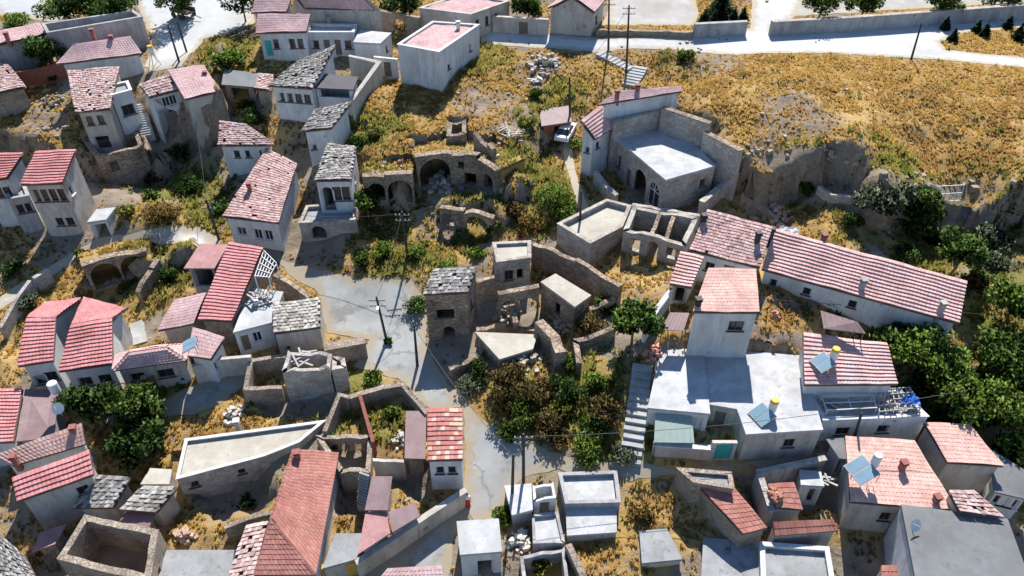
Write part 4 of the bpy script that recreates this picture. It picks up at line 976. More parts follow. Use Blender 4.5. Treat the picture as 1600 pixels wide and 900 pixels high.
wallrun('courtyard_wall', 'curved pale wall round the mansion forecourt beside the footpath', [(930,268),(948,292),(964,306)], 1.6, .4, 'ashlar', cap='ashlar')
wallrun('courtyard_wall', 'broken pale wall between the mansion forecourt and the roofless ruin', [(988,316),(1030,326),(1094,334)], 1.9, .45, 'ashlar', jag=.4)
house('flat_roofed_building', 'low pale stone building with flat sandy roof beside the footpath', [(871,350),(922,381),(972,355),(986,322),(948,312)], 2.9, 'flat', wall='ashlar', ph=.45, floor='sand', cat='building', t=.3)
house('ruined_house', 'long roofless pale stone ruin with doorways joined to the flat sandy-roofed building', [(974,357),(1072,381),(1091,339),(990,317)], 2.7, 'open', wall='ashlar', jag=.35, t=.5, cat='ruin', ops={0:[('o',.2,.9,1.2,1.5),('a',.5,.7,1.1,2.2),('o',.82,.9,1.2,1.3)]})
wallrun('partition_wall', 'broken inner wall across the roofless pale ruin', [(1018,366),(1032,328)], 2.4, .4, 'ruin', jag=.5)
wallrun('partition_wall', 'second broken inner wall of the roofless pale ruin, nearer the tiled house', [(1040,372),(1054,334)], 2.3, .4, 'ruin', jag=.5)
house('house', 'square house with mottled tile roof and two dark chimneys beside the long roof', [(1077,391),(1187,419),(1207,355),(1105,329)], 3.0, 'mono', dz=[0,0,1.6,1.6], wall='white', sty='mottle', ch=[(1098,352,1.0,'black',.8),(1182,380,1.0,'black',.9)], ops={0:[('w',.3,.9,.9,1.0,'woodframe'),('d',.6,.7,1.0,2.0)]})
house('house', 'very long house with striped pink tile roof below the cliff', [(1190,421),(1498,506),(1511,440),(1210,358)], 2.9, 'mono', dz=[0,0,1.9,1.9], wall='white', sty='stripe', ch=[(1285,380,.8,'brick',1.5),(1345,452,.9,'grey',.4),(1468,488,.9,'grey',.4),(1203,372,.9,'black',1.6)], ops={0:[('w',.06,.9,.7,.8,'woodframe'),('w',.25,.8,.7,.8,'woodframe'),('w',.5,.8,.7,.8,'woodframe')]})
house('shed', 'small striped tile lean-to at the corner of the mottled roof house', [(1046,444),(1080,450),(1100,403),(1063,394)], 2.4, 'mono', dz=[0,0,.9,.9], wall='cream', sty='stripe', cat='shed', ops={0:[('o',.5,.3,1.2,1.7)]})
house('house', 'tall white box house with pale pink roof and one window on the terrace', [(1082,488),(1186,489),(1181,421),(1106,421)], 5.6, 'mono', ze=9.0, dz=[0,0,.8,.8], wall='white', sty='pink', ov=.12, ch=[(1090,478,.6,'black',.2)], ops={0:[('w',.72,.9,1.3,1.1,'woodframe')]})
house('house', 'white flat roof house with green awning beside the long street stairs', [(1013,638),(1108,647),(1098,548),(1034,545)], 3.5, 'flat', ze=3.7, wall='white', ph=.12, floor='whiteroof', ops={0:[('d',.8,.5,1.2,2.2,'white'),('w',.3,.8,1.2,1.1)]})
house('house', 'wide cream house with whitewashed terrace roof beside the turquoise gate', [(1166,679),(1284,672),(1252,558),(1097,546),(1105,632),(1152,640)], 3.4, 'flat', ze=3.5, wall='cream', ph=.12, floor='whiteroof', ops={0:[('w',.62,.9,.9,1.0,'woodframe')], 4:[('d',.5,.6,.9,2.1)]})
wallrun('garden_wall', 'low cream wall below the green awning', [(1021,694),(1116,701)], 1.3, .35, 'cream', cap='white')
wallrun('gate', 'turquoise metal gate in a cream gateway below the terrace house', [(1113,690),(1152,690)], 2.1, .3, 'cream', holes={0:[('d',.52,.1,1.4,1.9,'turq')]}, cat='gate')
house('house', 'house with patchy red tile roof carrying a solar heater, beside the green thicket', [(1256,602),(1402,601),(1384,537),(1254,521)], 3.2, 'mono', ze=5.0, dz=[0,0,1.3,1.3], wall='white', sty='stripe')
house('house', 'white house with cluttered washing terrace and pergola frame at right', [(1286,657),(1450,651),(1406,608),(1262,612)], 3.2, 'flat', ze=3.2, wall='white', ph=.55, floor='whiteroof', ops={0:[('w',.23,1.0,1.1,.9,'woodframe'),('w',.62,.9,1.0,.9,'woodframe')]})
house('house', 'square house with plain pale pink roof before the dark thicket', [(1480,723),(1568,729),(1515,664),(1443,661)], 3.8, 'mono', dz=[0,0,.6,.6], wall='cream', sty='pink', ov=.15)
house('house', 'wide house with worn pink tile roof carrying two blue solar panels at bottom right', [(1328,785),(1494,798),(1428,689),(1320,682)], 3.9, 'mono', dz=[0,0,.9,.9], wall='cream', sty='pink', ov=.15, ch=[(1408,733,.7,'brick',.6),(1462,783,.4,'brick',.3)], ops={0:[('w',.4,1.0,.8,1.0,'woodframe')]})
house('house', 'small hipped pink roof wing at the right of the solar panel house', [(1497,800),(1568,809),(1521,766),(1481,767)], 3.6, 'mono', ze=2.4, dz=[0,0,.4,.4], wall='cream', sty='old', ov=.12)
house('house', 'large flat grey sheet roof at the bottom right corner', [(1432,912),(1608,912),(1572,813),(1409,791)], 3.4, 'flat', ze=2.0, wall='white', ph=.04, floor='greysheet')
house('shed', 'narrow grey sheet roof wedged left of the solar panel house', [(1311,716),(1329,718),(1318,684),(1291,686)], 3.0, 'sheet', dz=[0,0,.2,.2], wall='grey', sheetmat='greysheet', cat='shed')
house('house', 'white glazed room under a grey sheet roof at the right edge', [(1553,768),(1612,782),(1604,736),(1546,700)], 3.0, 'sheet', dz=[0,0,.4,.4], wall='white', sheetmat='greysheet', ops={0:[('w',.2,.5,1.0,1.1),('w',.5,.5,1.0,1.1),('w',.8,.5,1.0,1.1)]})
house('shed', 'long wedge-shaped coral tiled shed beside the golden plot', [(1160,835),(1198,825),(1143,757),(1087,756)], 2.7, 'mono', dz=[0,0,.7,.7], wall='stone', sty='coral', cat='shed', ov=.1)
house('shed', 'flat cement slab roof at the head of the coral tiled shed', [(1083,754),(1146,764),(1142,739),(1058,732)], 2.9, 'flat', wall='stone', ph=.15, floor='cement', cat='shed')
house('shed', 'small tiled shed heaped with loose tiles in the narrow yard', [(1212,794),(1254,797),(1240,754),(1199,757)], 2.6, 'mono', dz=[0,0,.5,.5], wall='cream', sty='coral', cat='shed', ov=.1)
wallrun('garden_wall', 'lilac-grey wall beside the shed heaped with loose tiles', [(1206,800),(1186,738),(1290,716)], 2.7, .35, 'grey', cap='ashlar')
house('shed', 'low coral tile lean-to strip behind the white parapet at bottom right', [(1210,837),(1308,829),(1301,811),(1207,815)], 2.2, 'mono', dz=[0,0,.5,.5], wall='cream', sty='coral', cat='shed', ov=.1)
house('shed', 'small white-topped hut in the yard left of the solar panel house', [(1252,758),(1286,760),(1281,739),(1250,736)], 2.6, 'flat', ph=.05, wall='white', floor='whiteroof', cat='shed', ops={0:[('o',.7,.4,.8,1.8)]})
house('flat_roofed_building', 'flat cement roof with white parapet at the bottom edge, right of the dead bush', [(1190,910),(1303,910),(1294,856),(1188,848)], 2.6, 'flat', ph=.3, wall='white', floor='cement', cat='building')
house('flat_roofed_building', 'worn flat cement roof at the bottom edge between golden plot and white parapet', [(1096,910),(1186,910),(1184,848),(1100,843)], 1.6, 'flat', ph=.08, wall='cream', floor='cement', cat='building')
# ------------------------------------------------------------------ bottom centre
house('flat_roofed_building', 'pale concrete roof with dark stains at the head of the golden plot', [(884,787),(969,785),(963,737),(873,740)], 1.2, 'flat', ph=.3, wall='grey', floor='whiteroof', t=.2, cat='building')
house('flat_roofed_building', 'cracked pale concrete roof nearest the golden plot', [(887,837),(962,832),(962,788),(885,791)], .9, 'flat', ph=.06, wall='grey', floor='concrete', cat='building')
house('flat_roofed_building', 'small square whitewashed roof with a broken parapet behind the leafy street corner', [(833,848),(883,846),(872,798),(831,803)], 1.5, 'flat', ph=.35, wall='grey', floor='whiteroof', jag=.3, t=.22, cat='building')
house('ruined_house', 'small roofless white room with dark doorway below the paired poles', [(834,781),(869,777),(864,752),(832,757)], 1.8, 'open', wall='white', jag=.35, t=.2, cat='ruin', ops={0:[('o',.5,.5,.9,1.4)]})
house('flat_roofed_building', 'low bleached flat roof at the foot of the paired poles', [(801,805),(831,797),(829,758),(789,761)], 1.6, 'flat', ph=.06, wall='grey', floor='whiteroof', cat='building')
house('house', 'small white cube with bare concrete roof standing in the street bend', [(720,867),(783,862),(778,813),(715,817)], 3.0, 'flat', ph=.05, wall='white', floor='whiteroof', ops={0:[('o',.6,1.0,1.2,2.0)], 1:[('o',.5,.9,1.0,1.9)]})
house('ruined_house', 'roofless white shell with a green bush inside at the bottom edge', [(818,912),(890,912),(882,852),(812,868)], 1.7, 'open', wall='grey', jag=.5, cat='ruin')
house('concrete_pad', 'grey concrete slab roof sunk in the golden plot', [(1004,880),(1064,874),(1041,829),(1000,832)], .8, 'flat', ph=.05, wall='cream', floor='cement', cat='slab')
wallrun('garden_wall', 'thick stone wall along the left side of the golden plot at the bottom', [(888,850),(915,905)], 1.6, .5, 'stone', jag=.2)
house('house', 'big coral red roof house at the bottom with a hipped near end', [(398,899),(493,898),(529,708),(459,703),(424,812)], 4.0, 'mono', dz=[0,0,0,1.5,1.5], faces=[(1,2,3,4),(0,1,4,4)], wall='white', sty='coral', ch=[(466,716,.6,'brick',1.3)], ref=(493,890))
house('house', 'narrow white house with patchy red tiles and two small windows on the street', [(668,720),(723,719),(723,639),(668,639)], 4.0, 'mono', dz=[0,0,1.0,1.0], wall='white', sty='patch', ov=.12, ops={0:[('w',.3,.8,.65,.85,'woodframe'),('w',.7,.8,.65,.85,'woodframe')]})
house('shed', 'ramshackle brown sheet shed against the narrow white house', [(632,716),(665,717),(666,642),(634,642)], 2.8, 'sheet', dz=[0,0,.3,.3], wall='stone', sheetmat='brown', cat='shed')
house('shed', 'narrow brown sheet roof beside the yard stairs', [(570,797),(606,797),(613,744),(581,744)], 2.8, 'sheet', dz=[0,0,.4,.4], wall='cream', sheetmat='brown', cat='shed')
house('shed', 'faded purple-red sheet roof behind the curving street wall', [(559,866),(611,832),(605,800),(571,800)], 2.8, 'sheet', dz=[0,0,.3,.3], wall='cream', sheetmat='pinksheet', cat='shed')
house('shed', 'short pale brown sheet roof next to the curving street wall', [(613,832),(656,806),(648,785),(607,800)], 2.7, 'sheet', dz=[0,0,.2,.2], wall='cream', sheetmat='brown', cat='shed')
wallrun('street_wall', 'cream plastered wall curving along the shaded street bend', [(556,880),(620,838),(668,805),(728,766)], 1.9, .35, 'cream', holes={1:[('o',.9,.6,.5,.5)]}, cap='cream')
house('flat_roofed_building', 'small sunlit cement yard roof beside the big coral roof', [(506,888),(556,874),(568,836),(525,836)], 2.0, 'flat', ph=.1, wall='cream', floor='cement', cat='building')
house('ruined_house', 'roofless cream stone shell with window holes above the yard stairs', [(530,736),(578,736),(582,678),(492,678)], 2.9, 'open', wall='stone', jag=.35, t=.4, cat='ruin', ops={2:[('o',.25,.8,.8,1.2),('o',.55,.8,.8,1.2)]})
house('flat_roofed_building', 'wide sand-coloured flat roof with pale rim below the grassy yard', [(276,749),(413,713),(468,691),(508,658),(290,687)], 2.8, 'flat', ph=.2, t=.18, wall='ashlar', floor='sand', cap='white', cat='building', ch=[(371,664,.4,'metal',0)], ops={0:[('w',.15,.8,.8,.7,'woodframe'),('w',.7,.8,.6,.6,'woodframe')]})
house('ruined_house', 'deep roofless stone shell at the bottom left', [(88,873),(232,908),(248,827),(131,803)], 3.6, 'open', wall='stone', jag=.25, t=.5, cat='ruin', ops={1:[('o',.4,1.4,.6,.7)]})
house('shed', 'grey slab-roofed shed next to the deep roofless shell, nearer the striped roof house', [(112,794),(178,794),(205,746),(155,743)], 2.4, 'mono', dz=[0,0,.9,.9], wall='cream', sty='shale', cat='shed')
house('shed', 'brown-grey slab-roofed shed beside the wide sand-coloured roof', [(190,797),(246,801),(279,761),(222,759)], 2.4, 'mono', dz=[0,0,.7,.7], wall='cream', sty='stone', cat='shed')
house('shed', 'tiny low sheet-roofed store against the deep roofless shell', [(184,818),(233,824),(243,802),(196,799)], 1.9, 'sheet', dz=[0,0,.2,.2], wall='stone', sheetmat='brown', cat='shed')
house('shed', 'small sandy flat roof behind the brown-grey slab-roofed shed', [(222,757),(264,757),(268,736),(236,734)], 2.2, 'flat', ph=.1, wall='cream', floor='sand', cat='shed')
house('house', 'old house with dark grey slab roof at the bottom left corner', [(-40,912),(62,912),(40,868),(-40,800)], 3.4, 'mono', dz=[0,0,.8,1.2], wall='grey', sty='shale')
house('shed', 'torn timber and tin roofed shed at the bottom left, beside the deep shell', [(50,862),(86,850),(104,818),(62,832)], 2.0, 'sheet', dz=[0,0,.2,.2], wall='stone', sheetmat='pinksheet', cat='shed')
house('flat_roofed_building', 'pale green-grey cement yard roof at the bottom between the grass plot and coral roof', [(245,912),(358,912),(365,862),(262,862)], 1.6, 'flat', ph=.1, wall='cream', floor='cement', cat='building')
house('shed', 'rough pinkish mottled roof left of the big coral roof', [(352,912),(396,905),(420,815),(385,822)], 2.6, 'mono', dz=[0,0,.4,.4], wall='stone', sty='old', cat='shed')
house('shed', 'low rose tile roof in the shaded street at the bottom edge', [(586,912),(695,912),(690,884),(606,888)], 2.2, 'mono', dz=[0,0,.4,.4], wall='cream', sty='rose', cat='shed')
# ------------------------------------------------------------------ left middle and lower left
house('house', 'long pale house with plain pink roof at the left edge beside the dark trees', [(20,728),(134,694),(128,661),(-10,712)], 4.0, 'mono', dz=[0,0,.9,.9], wall='white', sty='pink', ch=[(118,677,.6,'brick',.6),(25,722,.6,'brick',.3)])
house('house', 'house with striped red roof just below the plain pink roof at left', [(28,784),(147,742),(140,703),(20,747)], 4.6, 'mono', dz=[0,0,.8,.8], wall='cream', sty='red', ops={0:[('w',.8,1.0,.9,.9,'woodframe')]})
house('house', 'striped red roof cut by the left edge next to a dark maroon sheet', [(-50,694),(22,691),(36,608),(-50,607)], 3.4, 'mono', dz=[0,0,.8,.8], wall='white', sty='red')
house('shed', 'dark maroon sheet roof in shade beside the white water tank', [(25,690),(84,683),(92,609),(39,608)], 3.4, 'sheet', dz=[0,0,-.3,.3], wall='grey', sheetmat='brown', cat='shed')  # shaded slope of the red roof, its shade put into the sheet colour
house('house', 'left wing of the big red roof house with a pink far slope', [(28,573),(84,564),(88,497),(128,468),(70,475),(43,499)], 4.4, 'mono', dz=[0,0,1.6,.7,.7,1.6], faces=[(0,1,2,5),(3,4,5,2)], wall='white', sty='red', ops={0:[('w',.3,1.6,1.1,1.1,'woodframe'),('w',.8,1.4,1.1,1.1,'woodframe')]}, ref=(56,568))
house('house', 'right wing of the big red roof house with a broken back slope', [(92,581),(177,569),(176,498),(195,484),(131,467),(112,509)], 4.4, 'mono', dz=[0,0,1.6,.7,.7,1.6], faces=[(0,1,2,5),(3,4,5,2)], wall='white', sty='red', ops={0:[('w',.3,1.3,1.2,1.0,'woodframe'),('w',.75,1.3,1.1,1.0,'woodframe')]}, ref=(134,575))
house('house', 'cream house with low hipped striped roof and two wide windows before the round trees', [(178,579),(291,563)], 3.4, 'hip', ridge=[(204,551),(259,543)], r=1.0, wall='cream', sty='stripe', ops={0:[('w',.22,.8,1.3,.9,'woodframe'),('w',.66,.8,1.4,1.0,'woodframe'),('d',.36,1.3,1.2,1.9),('w',.86,2.2,.5,.5)]})
house('house', 'low plain red roof joined to the foot of the tall striped red roof', [(247,517),(303,506),(323,458),(273,468)], 3.2, 'mono', dz=[0,0,1.0,1.0], wall='cream', sty='rose')
house('house', 'small red roof with a white glazed gable end beside the hipped house', [(294,556),(330,562),(352,528),(302,512)], 3.4, 'mono', dz=[0,0,.7,.7], wall='white', sty='rose', ops={1:[('w',.4,.8,1.3,1.0)]})
house('house', 'tall striped red roof running down from the bend in the lane', [(310,500),(363,503),(412,388),(358,379)], 3.4, 'mono', dz=[0,0,2.2,2.2], wall='stone', sty='red')
house('shed', 'flat faded pink sheet roof left of the tall striped roof', [(287,419),(335,419),(357,382),(312,381)], 4.0, 'sheet', dz=[0,0,.4,.4], wall='grey', sheetmat='pinksheet', cat='shed', ops={0:[('o',.5,.2,2.6,2.2)]})
house('house', 'white cement roof heaped with timber beside the stone-slab cottage', [(366,520),(424,505),(442,458),(392,452)], 3.0, 'flat', ph=.1, wall='white', floor='whiteroof', ops={0:[('w',.55,.6,.8,1.2),('d',.2,.6,.8,1.9)]}, ch=[(402,478,.6,'white',0)])
house('cottage', 'square stone cottage under a roof of pale stone slabs', [(428,522),(501,512),(501,466),(427,475)], 3.0, 'mono', dz=[0,0,.6,.6], wall='cream', sty='stone', ov=.1, cat='cottage', ops={0:[('o',.18,1.7,.5,.5)]})
house('ruined_house', 'tall roofless stone tower house with collapsed timbers inside', [(440,579),(514,573),(518,549),(450,546)], 3.8, 'open', wall='ashlar', jag=.4, t=.35, cat='ruin')
house('ruined_house', 'small broken stone stair tower at the right of the collapsed house', [(518,578),(541,573),(538,556),(519,557)], 3.0, 'open', wall='ashlar', jag=.4, t=.4, cat='ruin')
wallrun('yard_wall', 'low stone wall round the weedy yard beside the collapsed house', [(440,604),(383,606),(392,562),(446,554)], 1.8, .4, 'stone', jag=.2)
wallrun('yard_wall', 'pale plastered wall below the glazed gable in the lower lane', [(300,572),(345,560),(392,556)], 2.2, .35, 'cream')
wallrun('yard_wall', 'thick stone wall reaching into the street from the slab cottage', [(506,543),(570,531)], 1.9, .9, 'stone')
wallrun('yard_wall', 'curved rubble wall of the empty grass yard beside the street', [(546,620),(600,602),(628,598),(650,622),(668,645)], 1.5, .5, 'stone', jag=.25)
wallrun('yard_wall', 'straight wall on the left side of the empty grass yard', [(507,674),(530,616),(546,620)], 1.7, .4, 'stone')
wallrun('yard_wall', 'rust-brown wall dividing the empty grass yards', [(562,616),(583,690)], 1.7, .3, 'rust')
wallrun('yard_wall', 'tall brown wall at the street end of the tall striped roof', [(428,428),(452,440),(484,464)], 2.6, .5, 'ruin')
wallrun('yard_wall', 'thin broken wall with a mural-like dark patch between sheds and the narrow white house', [(582,716),(632,720)], 2.2, .3, 'cream', jag=.4)
wallrun('yard_wall', 'shaded rubble wall of the deep yard under the wide sand-coloured roof', [(350,822),(395,805),(425,800)], 1.6, .4, 'stone', jag=.2)
# ------------------------------------------------------------------ the ruined property in the middle and the cave ruins
house('ruined_house', 'tall stone corner house with low slab roof above the street bend', [(661,461),(731,458),(745,418),(678,422)], 5.6, 'mono', dz=[0,0,.7,.7], wall='ruin', sty='shale', ov=.1, cat='ruin', ops={0:[('o',.42,1.8,1.9,1.2),('a',.5,4.0,1.2,1.8)], 1:[('w',.4,1.6,.7,1.0,'woodframe')]})
house('ruined_house', 'square stone room with flat earth roof behind the ruined courtyard', [(776,410),(829,403),(829,377),(770,380)], 3.6, 'flat', wall='ashlar', ph=.2, floor='sand', cat='ruin', ops={0:[('w',.35,1.2,.9,1.2,'woodframe'),('o',.7,1.2,.7,1.2)]})
wallrun('courtyard_wall', 'stone wall linking the corner house to the square stone room', [(744,436),(780,426)], 3.2, .45, 'ruin', jag=.3)
wallrun('ruined_arcade', 'dark stone arcade with a wide arch at the back of the ruined courtyard', [(778,458),(842,446)], 3.4, .6, 'ruin', holes={0:[('a',.3,.8,1.9,2.4),('a',.72,.7,2.2,2.6)]}, cat='ruin')
house('ruined_house', 'long narrow stone range with a bare sunlit roof in the ruined courtyard', [(846,442),(898,480),(922,463),(868,430)], 3.2, 'flat', wall='ruin', ph=.06, floor='sand', cat='ruin', ops={0:[('o',.5,1.0,.8,1.4)]})
house('ruined_terrace', 'broken sunlit stone platform in the middle of the ruined courtyard', [(744,521),(781,562),(832,546),(838,525)], 1.6, 'flat', wall='ruin', ph=.04, floor='sand', cat='ruin', jag=.15)
wallrun('courtyard_wall', 'long stone boundary wall from the square stone room to the leafy alley', [(833,377),(900,404),(970,444)], 2.6, .5, 'ruin', jag=.3)
wallrun('ruined_wall', 'thick leaning stump of stone wall at the right of the ruined courtyard', [(842,494),(868,520),(876,548)], 2.6, .9, 'ruin', jag=.9, cat='ruin')
wallrun('ruined_wall', 'ruined garden wall between the bushes and the leafy alley', [(905,566),(900,530),(962,505)], 1.5, .5, 'ruin', jag=.5, cat='ruin')
wallrun('cave_front', 'stone cave front with one round arch at the left foot of the golden slope', [(566,272),(600,270),(644,268)], 3, .8, 'ruin', flatz=8.2, base=3.0, jag=.5, holes={1:[('a',.5,.8,2.6,2.9)],0:[('a',.6,1.0,1.8,2.2)]}, cat='ruin', vault=3.0, vfloor=1.0)
wallrun('cave_front', 'tall ruined cave front with a broad arch and small windows in the golden slope', [(648,242),(706,234),(748,240),(778,258)], 3, .8, 'ruin', flatz=9.0, base=3.5, jag=.6, holes={0:[('a',.5,.6,3.4,3.6)],1:[('o',.35,1.1,.7,.9),('o',.72,2.4,1.4,1.6)],2:[('a',.6,1.6,1.6,2.0)]}, cat='ruin', vault=3.5, vfloor=0.8)
house('ruined_house', 'small roofless stone chamber on top of the cave fronts', [(697,209),(729,208),(728,186),(700,186)], 2.0, 'open', wall='ruin', jag=.5, t=.5, cat='ruin')
wallrun('ruined_wall', 'stub of ruined wall at the right end of the tall cave front', [(742,205),(764,222),(772,232)], 1.8, .6, 'ruin', jag=.8, cat='ruin')
wallrun('cave_front', 'low sunken cave front with two shallow arches among golden weeds', [(688,322),(726,326),(772,336)], 2.1, .7, 'ruin', jag=.5, holes={0:[('a',.3,.5,1.4,1.6)],1:[('a',.4,.4,2.6,1.8)]}, cat='ruin')
wallrun('cave_front', 'pair of big dark rock arches under the lane at left', [(126,412),(178,396),(228,388)], 3, .8, 'ruin', flatz=3.3, base=-1.5, jag=.35, holes={0:[('a',.6,.5,2.7,2.9)],1:[('a',.4,.4,3.2,3.0)]}, cat='ruin', vault=2.2, vfloor=1.4)
wallrun('ruined_wall', 'pale wall end at the left of the rock arches', [(52,434),(74,420)], 1.6, .5, 'ashlar', cat='ruin')
wallrun('ruined_wall', 'leaning slab of ruined wall right of the rock arches', [(212,450),(236,418),(246,404)], 1.8, .6, 'ruin', jag=.6, cat='ruin')
wallrun('garden_wall', 'low pale retaining wall on the slope under the olive tree', [(1280,290),(1300,303),(1335,306)], 1.0, .4, 'ashlar')
wallrun('garden_wall', 'fallen stone wall below the cliff beside the mottled roof', [(1160,300),(1190,318),(1215,336)], .9, .5, 'stone', jag=.4)
house('shed', 'shaded brown shed with grass growing on its roof beside the footpath', [(846,197),(894,190),(888,165),(843,172)], 2.3, 'sheet', dz=[0,0,.2,.2], wall='rust', sheetmat='brown', cat='shed', ops={0:[('o',.6,.3,1.2,1.7)]})
wallrun('yard_wall', 'mustard yellow wall end at the bottom edge beside the coral roof', [(500,886),(562,874)], 1.6, .4, 'mustard')
house('shed', 'low tin-roofed shed in shade below the grassy bank by the square', [(346,132),(398,136),(404,114),(350,108)], 2.2, 'sheet', dz=[0,0,.2,.2], wall='stone', sheetmat='greysheet', cat='shed', ops={0:[('o',.5,.3,2.4,1.6)]})
house('shed', 'small broken tile shed between the tin-roofed shed and the four-window house', [(398,140),(424,142),(428,118),(404,116)], 2.2, 'mono', dz=[0,0,.3,.3], wall='stone', sty='old', cat='shed')
wallrun('garden_wall', 'whitewashed wall climbing the alley left of the striped lean-to', [(1008,512),(1026,484),(1047,456)], 1.8, .35, 'white', cap='white')
wallrun('garden_wall', 'rust-brown wall below the grass strip at the top left', [(18,114),(62,106),(112,92)], 2.0, .35, 'rust')
house('shed', 'little coral tiled roof at the bottom edge left of the large grey sheet roof', [(1374,914),(1414,914),(1407,884),(1376,884)], 2.0, 'mono', dz=[0,0,.4,.4], wall='cream', sty='coral', cat='shed', ov=.1)
wallrun('yard_wall', 'grey wall at the left edge beside the shaded lane', [(0,512),(28,462),(46,438)], 1.5, .4, 'ashlar')
wallrun('ruined_wall', 'broken stone wall along the back of the sunlit platform in the ruined courtyard', [(744,508),(792,500),(836,506)], 1.5, .5, 'ruin', jag=.8, cat='ruin')
wallrun('ruined_wall', 'short broken cross wall beside the dark arcade', [(800,472),(806,500)], 2.0, .5, 'ruin', jag=.9, cat='ruin')
wallrun('ruined_wall', 'low broken wall running from the corner house into the garden bushes', [(702,575),(738,556),(752,540)], 1.4, .5, 'ruin', jag=.7, cat='ruin')
wallrun('ruined_wall', 'broken stone wall between the bare-roofed range and the long boundary wall', [(905,480),(945,470),(966,452)], 1.7, .5, 'ruin', jag=.8, cat='ruin')

# ------------------------------------------------------------------ canopies, heaters, poles, stairs
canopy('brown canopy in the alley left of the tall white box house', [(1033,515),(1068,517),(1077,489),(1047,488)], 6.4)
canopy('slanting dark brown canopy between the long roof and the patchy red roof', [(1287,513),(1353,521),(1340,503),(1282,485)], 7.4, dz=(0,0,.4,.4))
canopy('pale green awning over the front of the flat white house', [(1022,691),(1085,692),(1081,649),(1024,647)], 2.6, 'awning', dz=(0,0,.7,.7), name='awning', cat='awning')
solar('solar heater with yellow-lidded tank on the whitewashed terrace', (1190,650), 3.4, tankm='yellow', az=3.6, sc=.78)
solar('solar heater with yellow-lidded tank on the patchy red roof', (1285,568), 5.6, tankm='yellow', az=3.5, sc=.74)
solar('pair of blue solar panels with a tall white tank on the worn pink roof', (1345,737), 2.7, az=3.5, sc=.9)
solar('small solar panel leaning on the small red roof beside the hipped house', (296,540), 4.2, tank=False, az=3.4, sc=.7)
dish('satellite dish at the edge of the large grey sheet roof', (1428,822), 2.0)
dish('white satellite dish on the maroon shade-coloured roof slope', (92,640), 2.4)
tops = {}
for key, label, tp, bt, arm, lamp in [
 ('a', 'taller of the two poles beside the village square', (262,38), (280,97), True, False),
 ('b', 'dark bare pole on the square nearest the grassy corner', (278,38), (292,82), False, False),
 ('c', 'pole standing in the weeds above the street', (628,331), (637,402), True, False),
 ('d', 'pole in the middle of the street with a small bush at its foot', (588,464), (605,534), True, True),
 ('e', 'pole at the street edge left of the ruined corner house', (647,508), (652,572), False, False),
 ('f', 'left one of the paired poles at the bottom street corner', (802,710), (800,786), False, False),
 ('g', 'right one of the paired poles at the bottom street corner', (818,678), (818,757), True, False),
 ('h', 'tall pole beside the steps below the upper road', (983,8), (979,112), True, False),
 ('i', 'pole at the edge of the upper road behind the golden slope', (950,-6), (951,78), True, False),
 ('j', 'lone leaning pole on the golden hill beside the upper road', (1440,36), (1424,93), False, False),
 ('k', 'thin pole by the grass-roofed shed', (890,120), (891,198), False, False),
 ('l', 'pole beside the lane at the corner of the big mottled roof', (322,312), (342,374), True, False),
 ('m', 'short dark post at the eaves of the white washing-terrace house', (1339,645), (1331,700), False, False),
 ('n', 'thin pole beside the flat sandy-roofed building', (908,298), (906,366), False, False)]:
    tops[key] = pole(label, tp, bt, arm, lamp)
def up(u, v, h): return G(u, v, h)
cable('overhead cable from the lane pole up to the pale house with the veranda', tops['l'], up(305,190,4), .6)
cable('overhead cable from the weeds pole to the street pole with the bush', tops['c'], tops['d'], .5)
cable('overhead cable from the street pole to the ruined corner house pole', tops['d'], tops['e'], .4)
cable('overhead cable from the street edge pole to the paired poles', tops['e'], tops['f'], .8)
cable('overhead cable from the lane pole to the weeds pole', tops['l'], tops['c'], 1.0)
cable('overhead cable from the paired poles toward the right bottom roofs', tops['g'], (36, 40, 7.0), 1.2)
cable('pale overhead cable crossing the dark thicket at right', (22, 52, 6.0), (62, 50, 5.0), .5)
cable('overhead cable from the steps pole down to the footpath pole', tops['h'], tops['k'], .7)
stairs('long flight of broad street steps beside the white awning house', (984,728), (1004,572), 13, 1.75)
stairs('stone steps climbing from the mansion towards the upper road', (983,136), (1000,106), 7, 2.0)
stairs('paved steps along the slope below the upper road', (985,110), (936,84), 8, 1.5)
stairs('narrow shaded stairs rising beside the brown sheet roof yard', (566,795), (570,742), 11, .9, z0=-1.8, z1=1.2)
stairs('dark stairs between the ragged tiled house and the glazed veranda house', (232,215), (216,165), 14, 1.5)
stairs('short white stairs behind the hipped house', (220,538), (214,505), 7, 1.3)
car('small pale car parked in the shade by the grass-roofed shed', (884,212), 1.25, M['tank'])
car('blue car parked in the shade against the tan wall', (506,36), .05, M['blue'])
# washing terrace clutter
def pergola(label, q, z, mt, nx=5, ny=4, zg=None, name='pergola'):
    E = [Vector((*U(*p, z), z)) for p in q]; c = sum(E, Vector()) / 4
    tt = thing(name, label, 'pergola', (c.x, c.y, zg if zg is not None else float(T(c.x, c.y))))
    for k in range(nx):
        f = k / (nx - 1); mb = MB(); mb.bar(E[0].lerp(E[1], f), E[3].lerp(E[2], f), .05, 4); mb.build('rafter', M[mt], tt)
    for k in range(ny):
        f = k / (ny - 1); up_ = Vector((0, 0, .09)); mb = MB(); mb.bar(E[0].lerp(E[3], f) + up_, E[1].lerp(E[2], f) + up_, .045, 4); mb.build('batten', M[mt], tt)
    for e in E:
        mb = MB(); mb.bar((e.x, e.y, (zg if zg is not None else float(T(e.x, e.y))) - .1), e, .06, 5); mb.build('post', M[mt], tt)
pergola('white lattice pergola at the end of the tall striped roof', [(398,432),(420,434),(432,412),(412,392)], 5.4, 'frame', 6, 5)
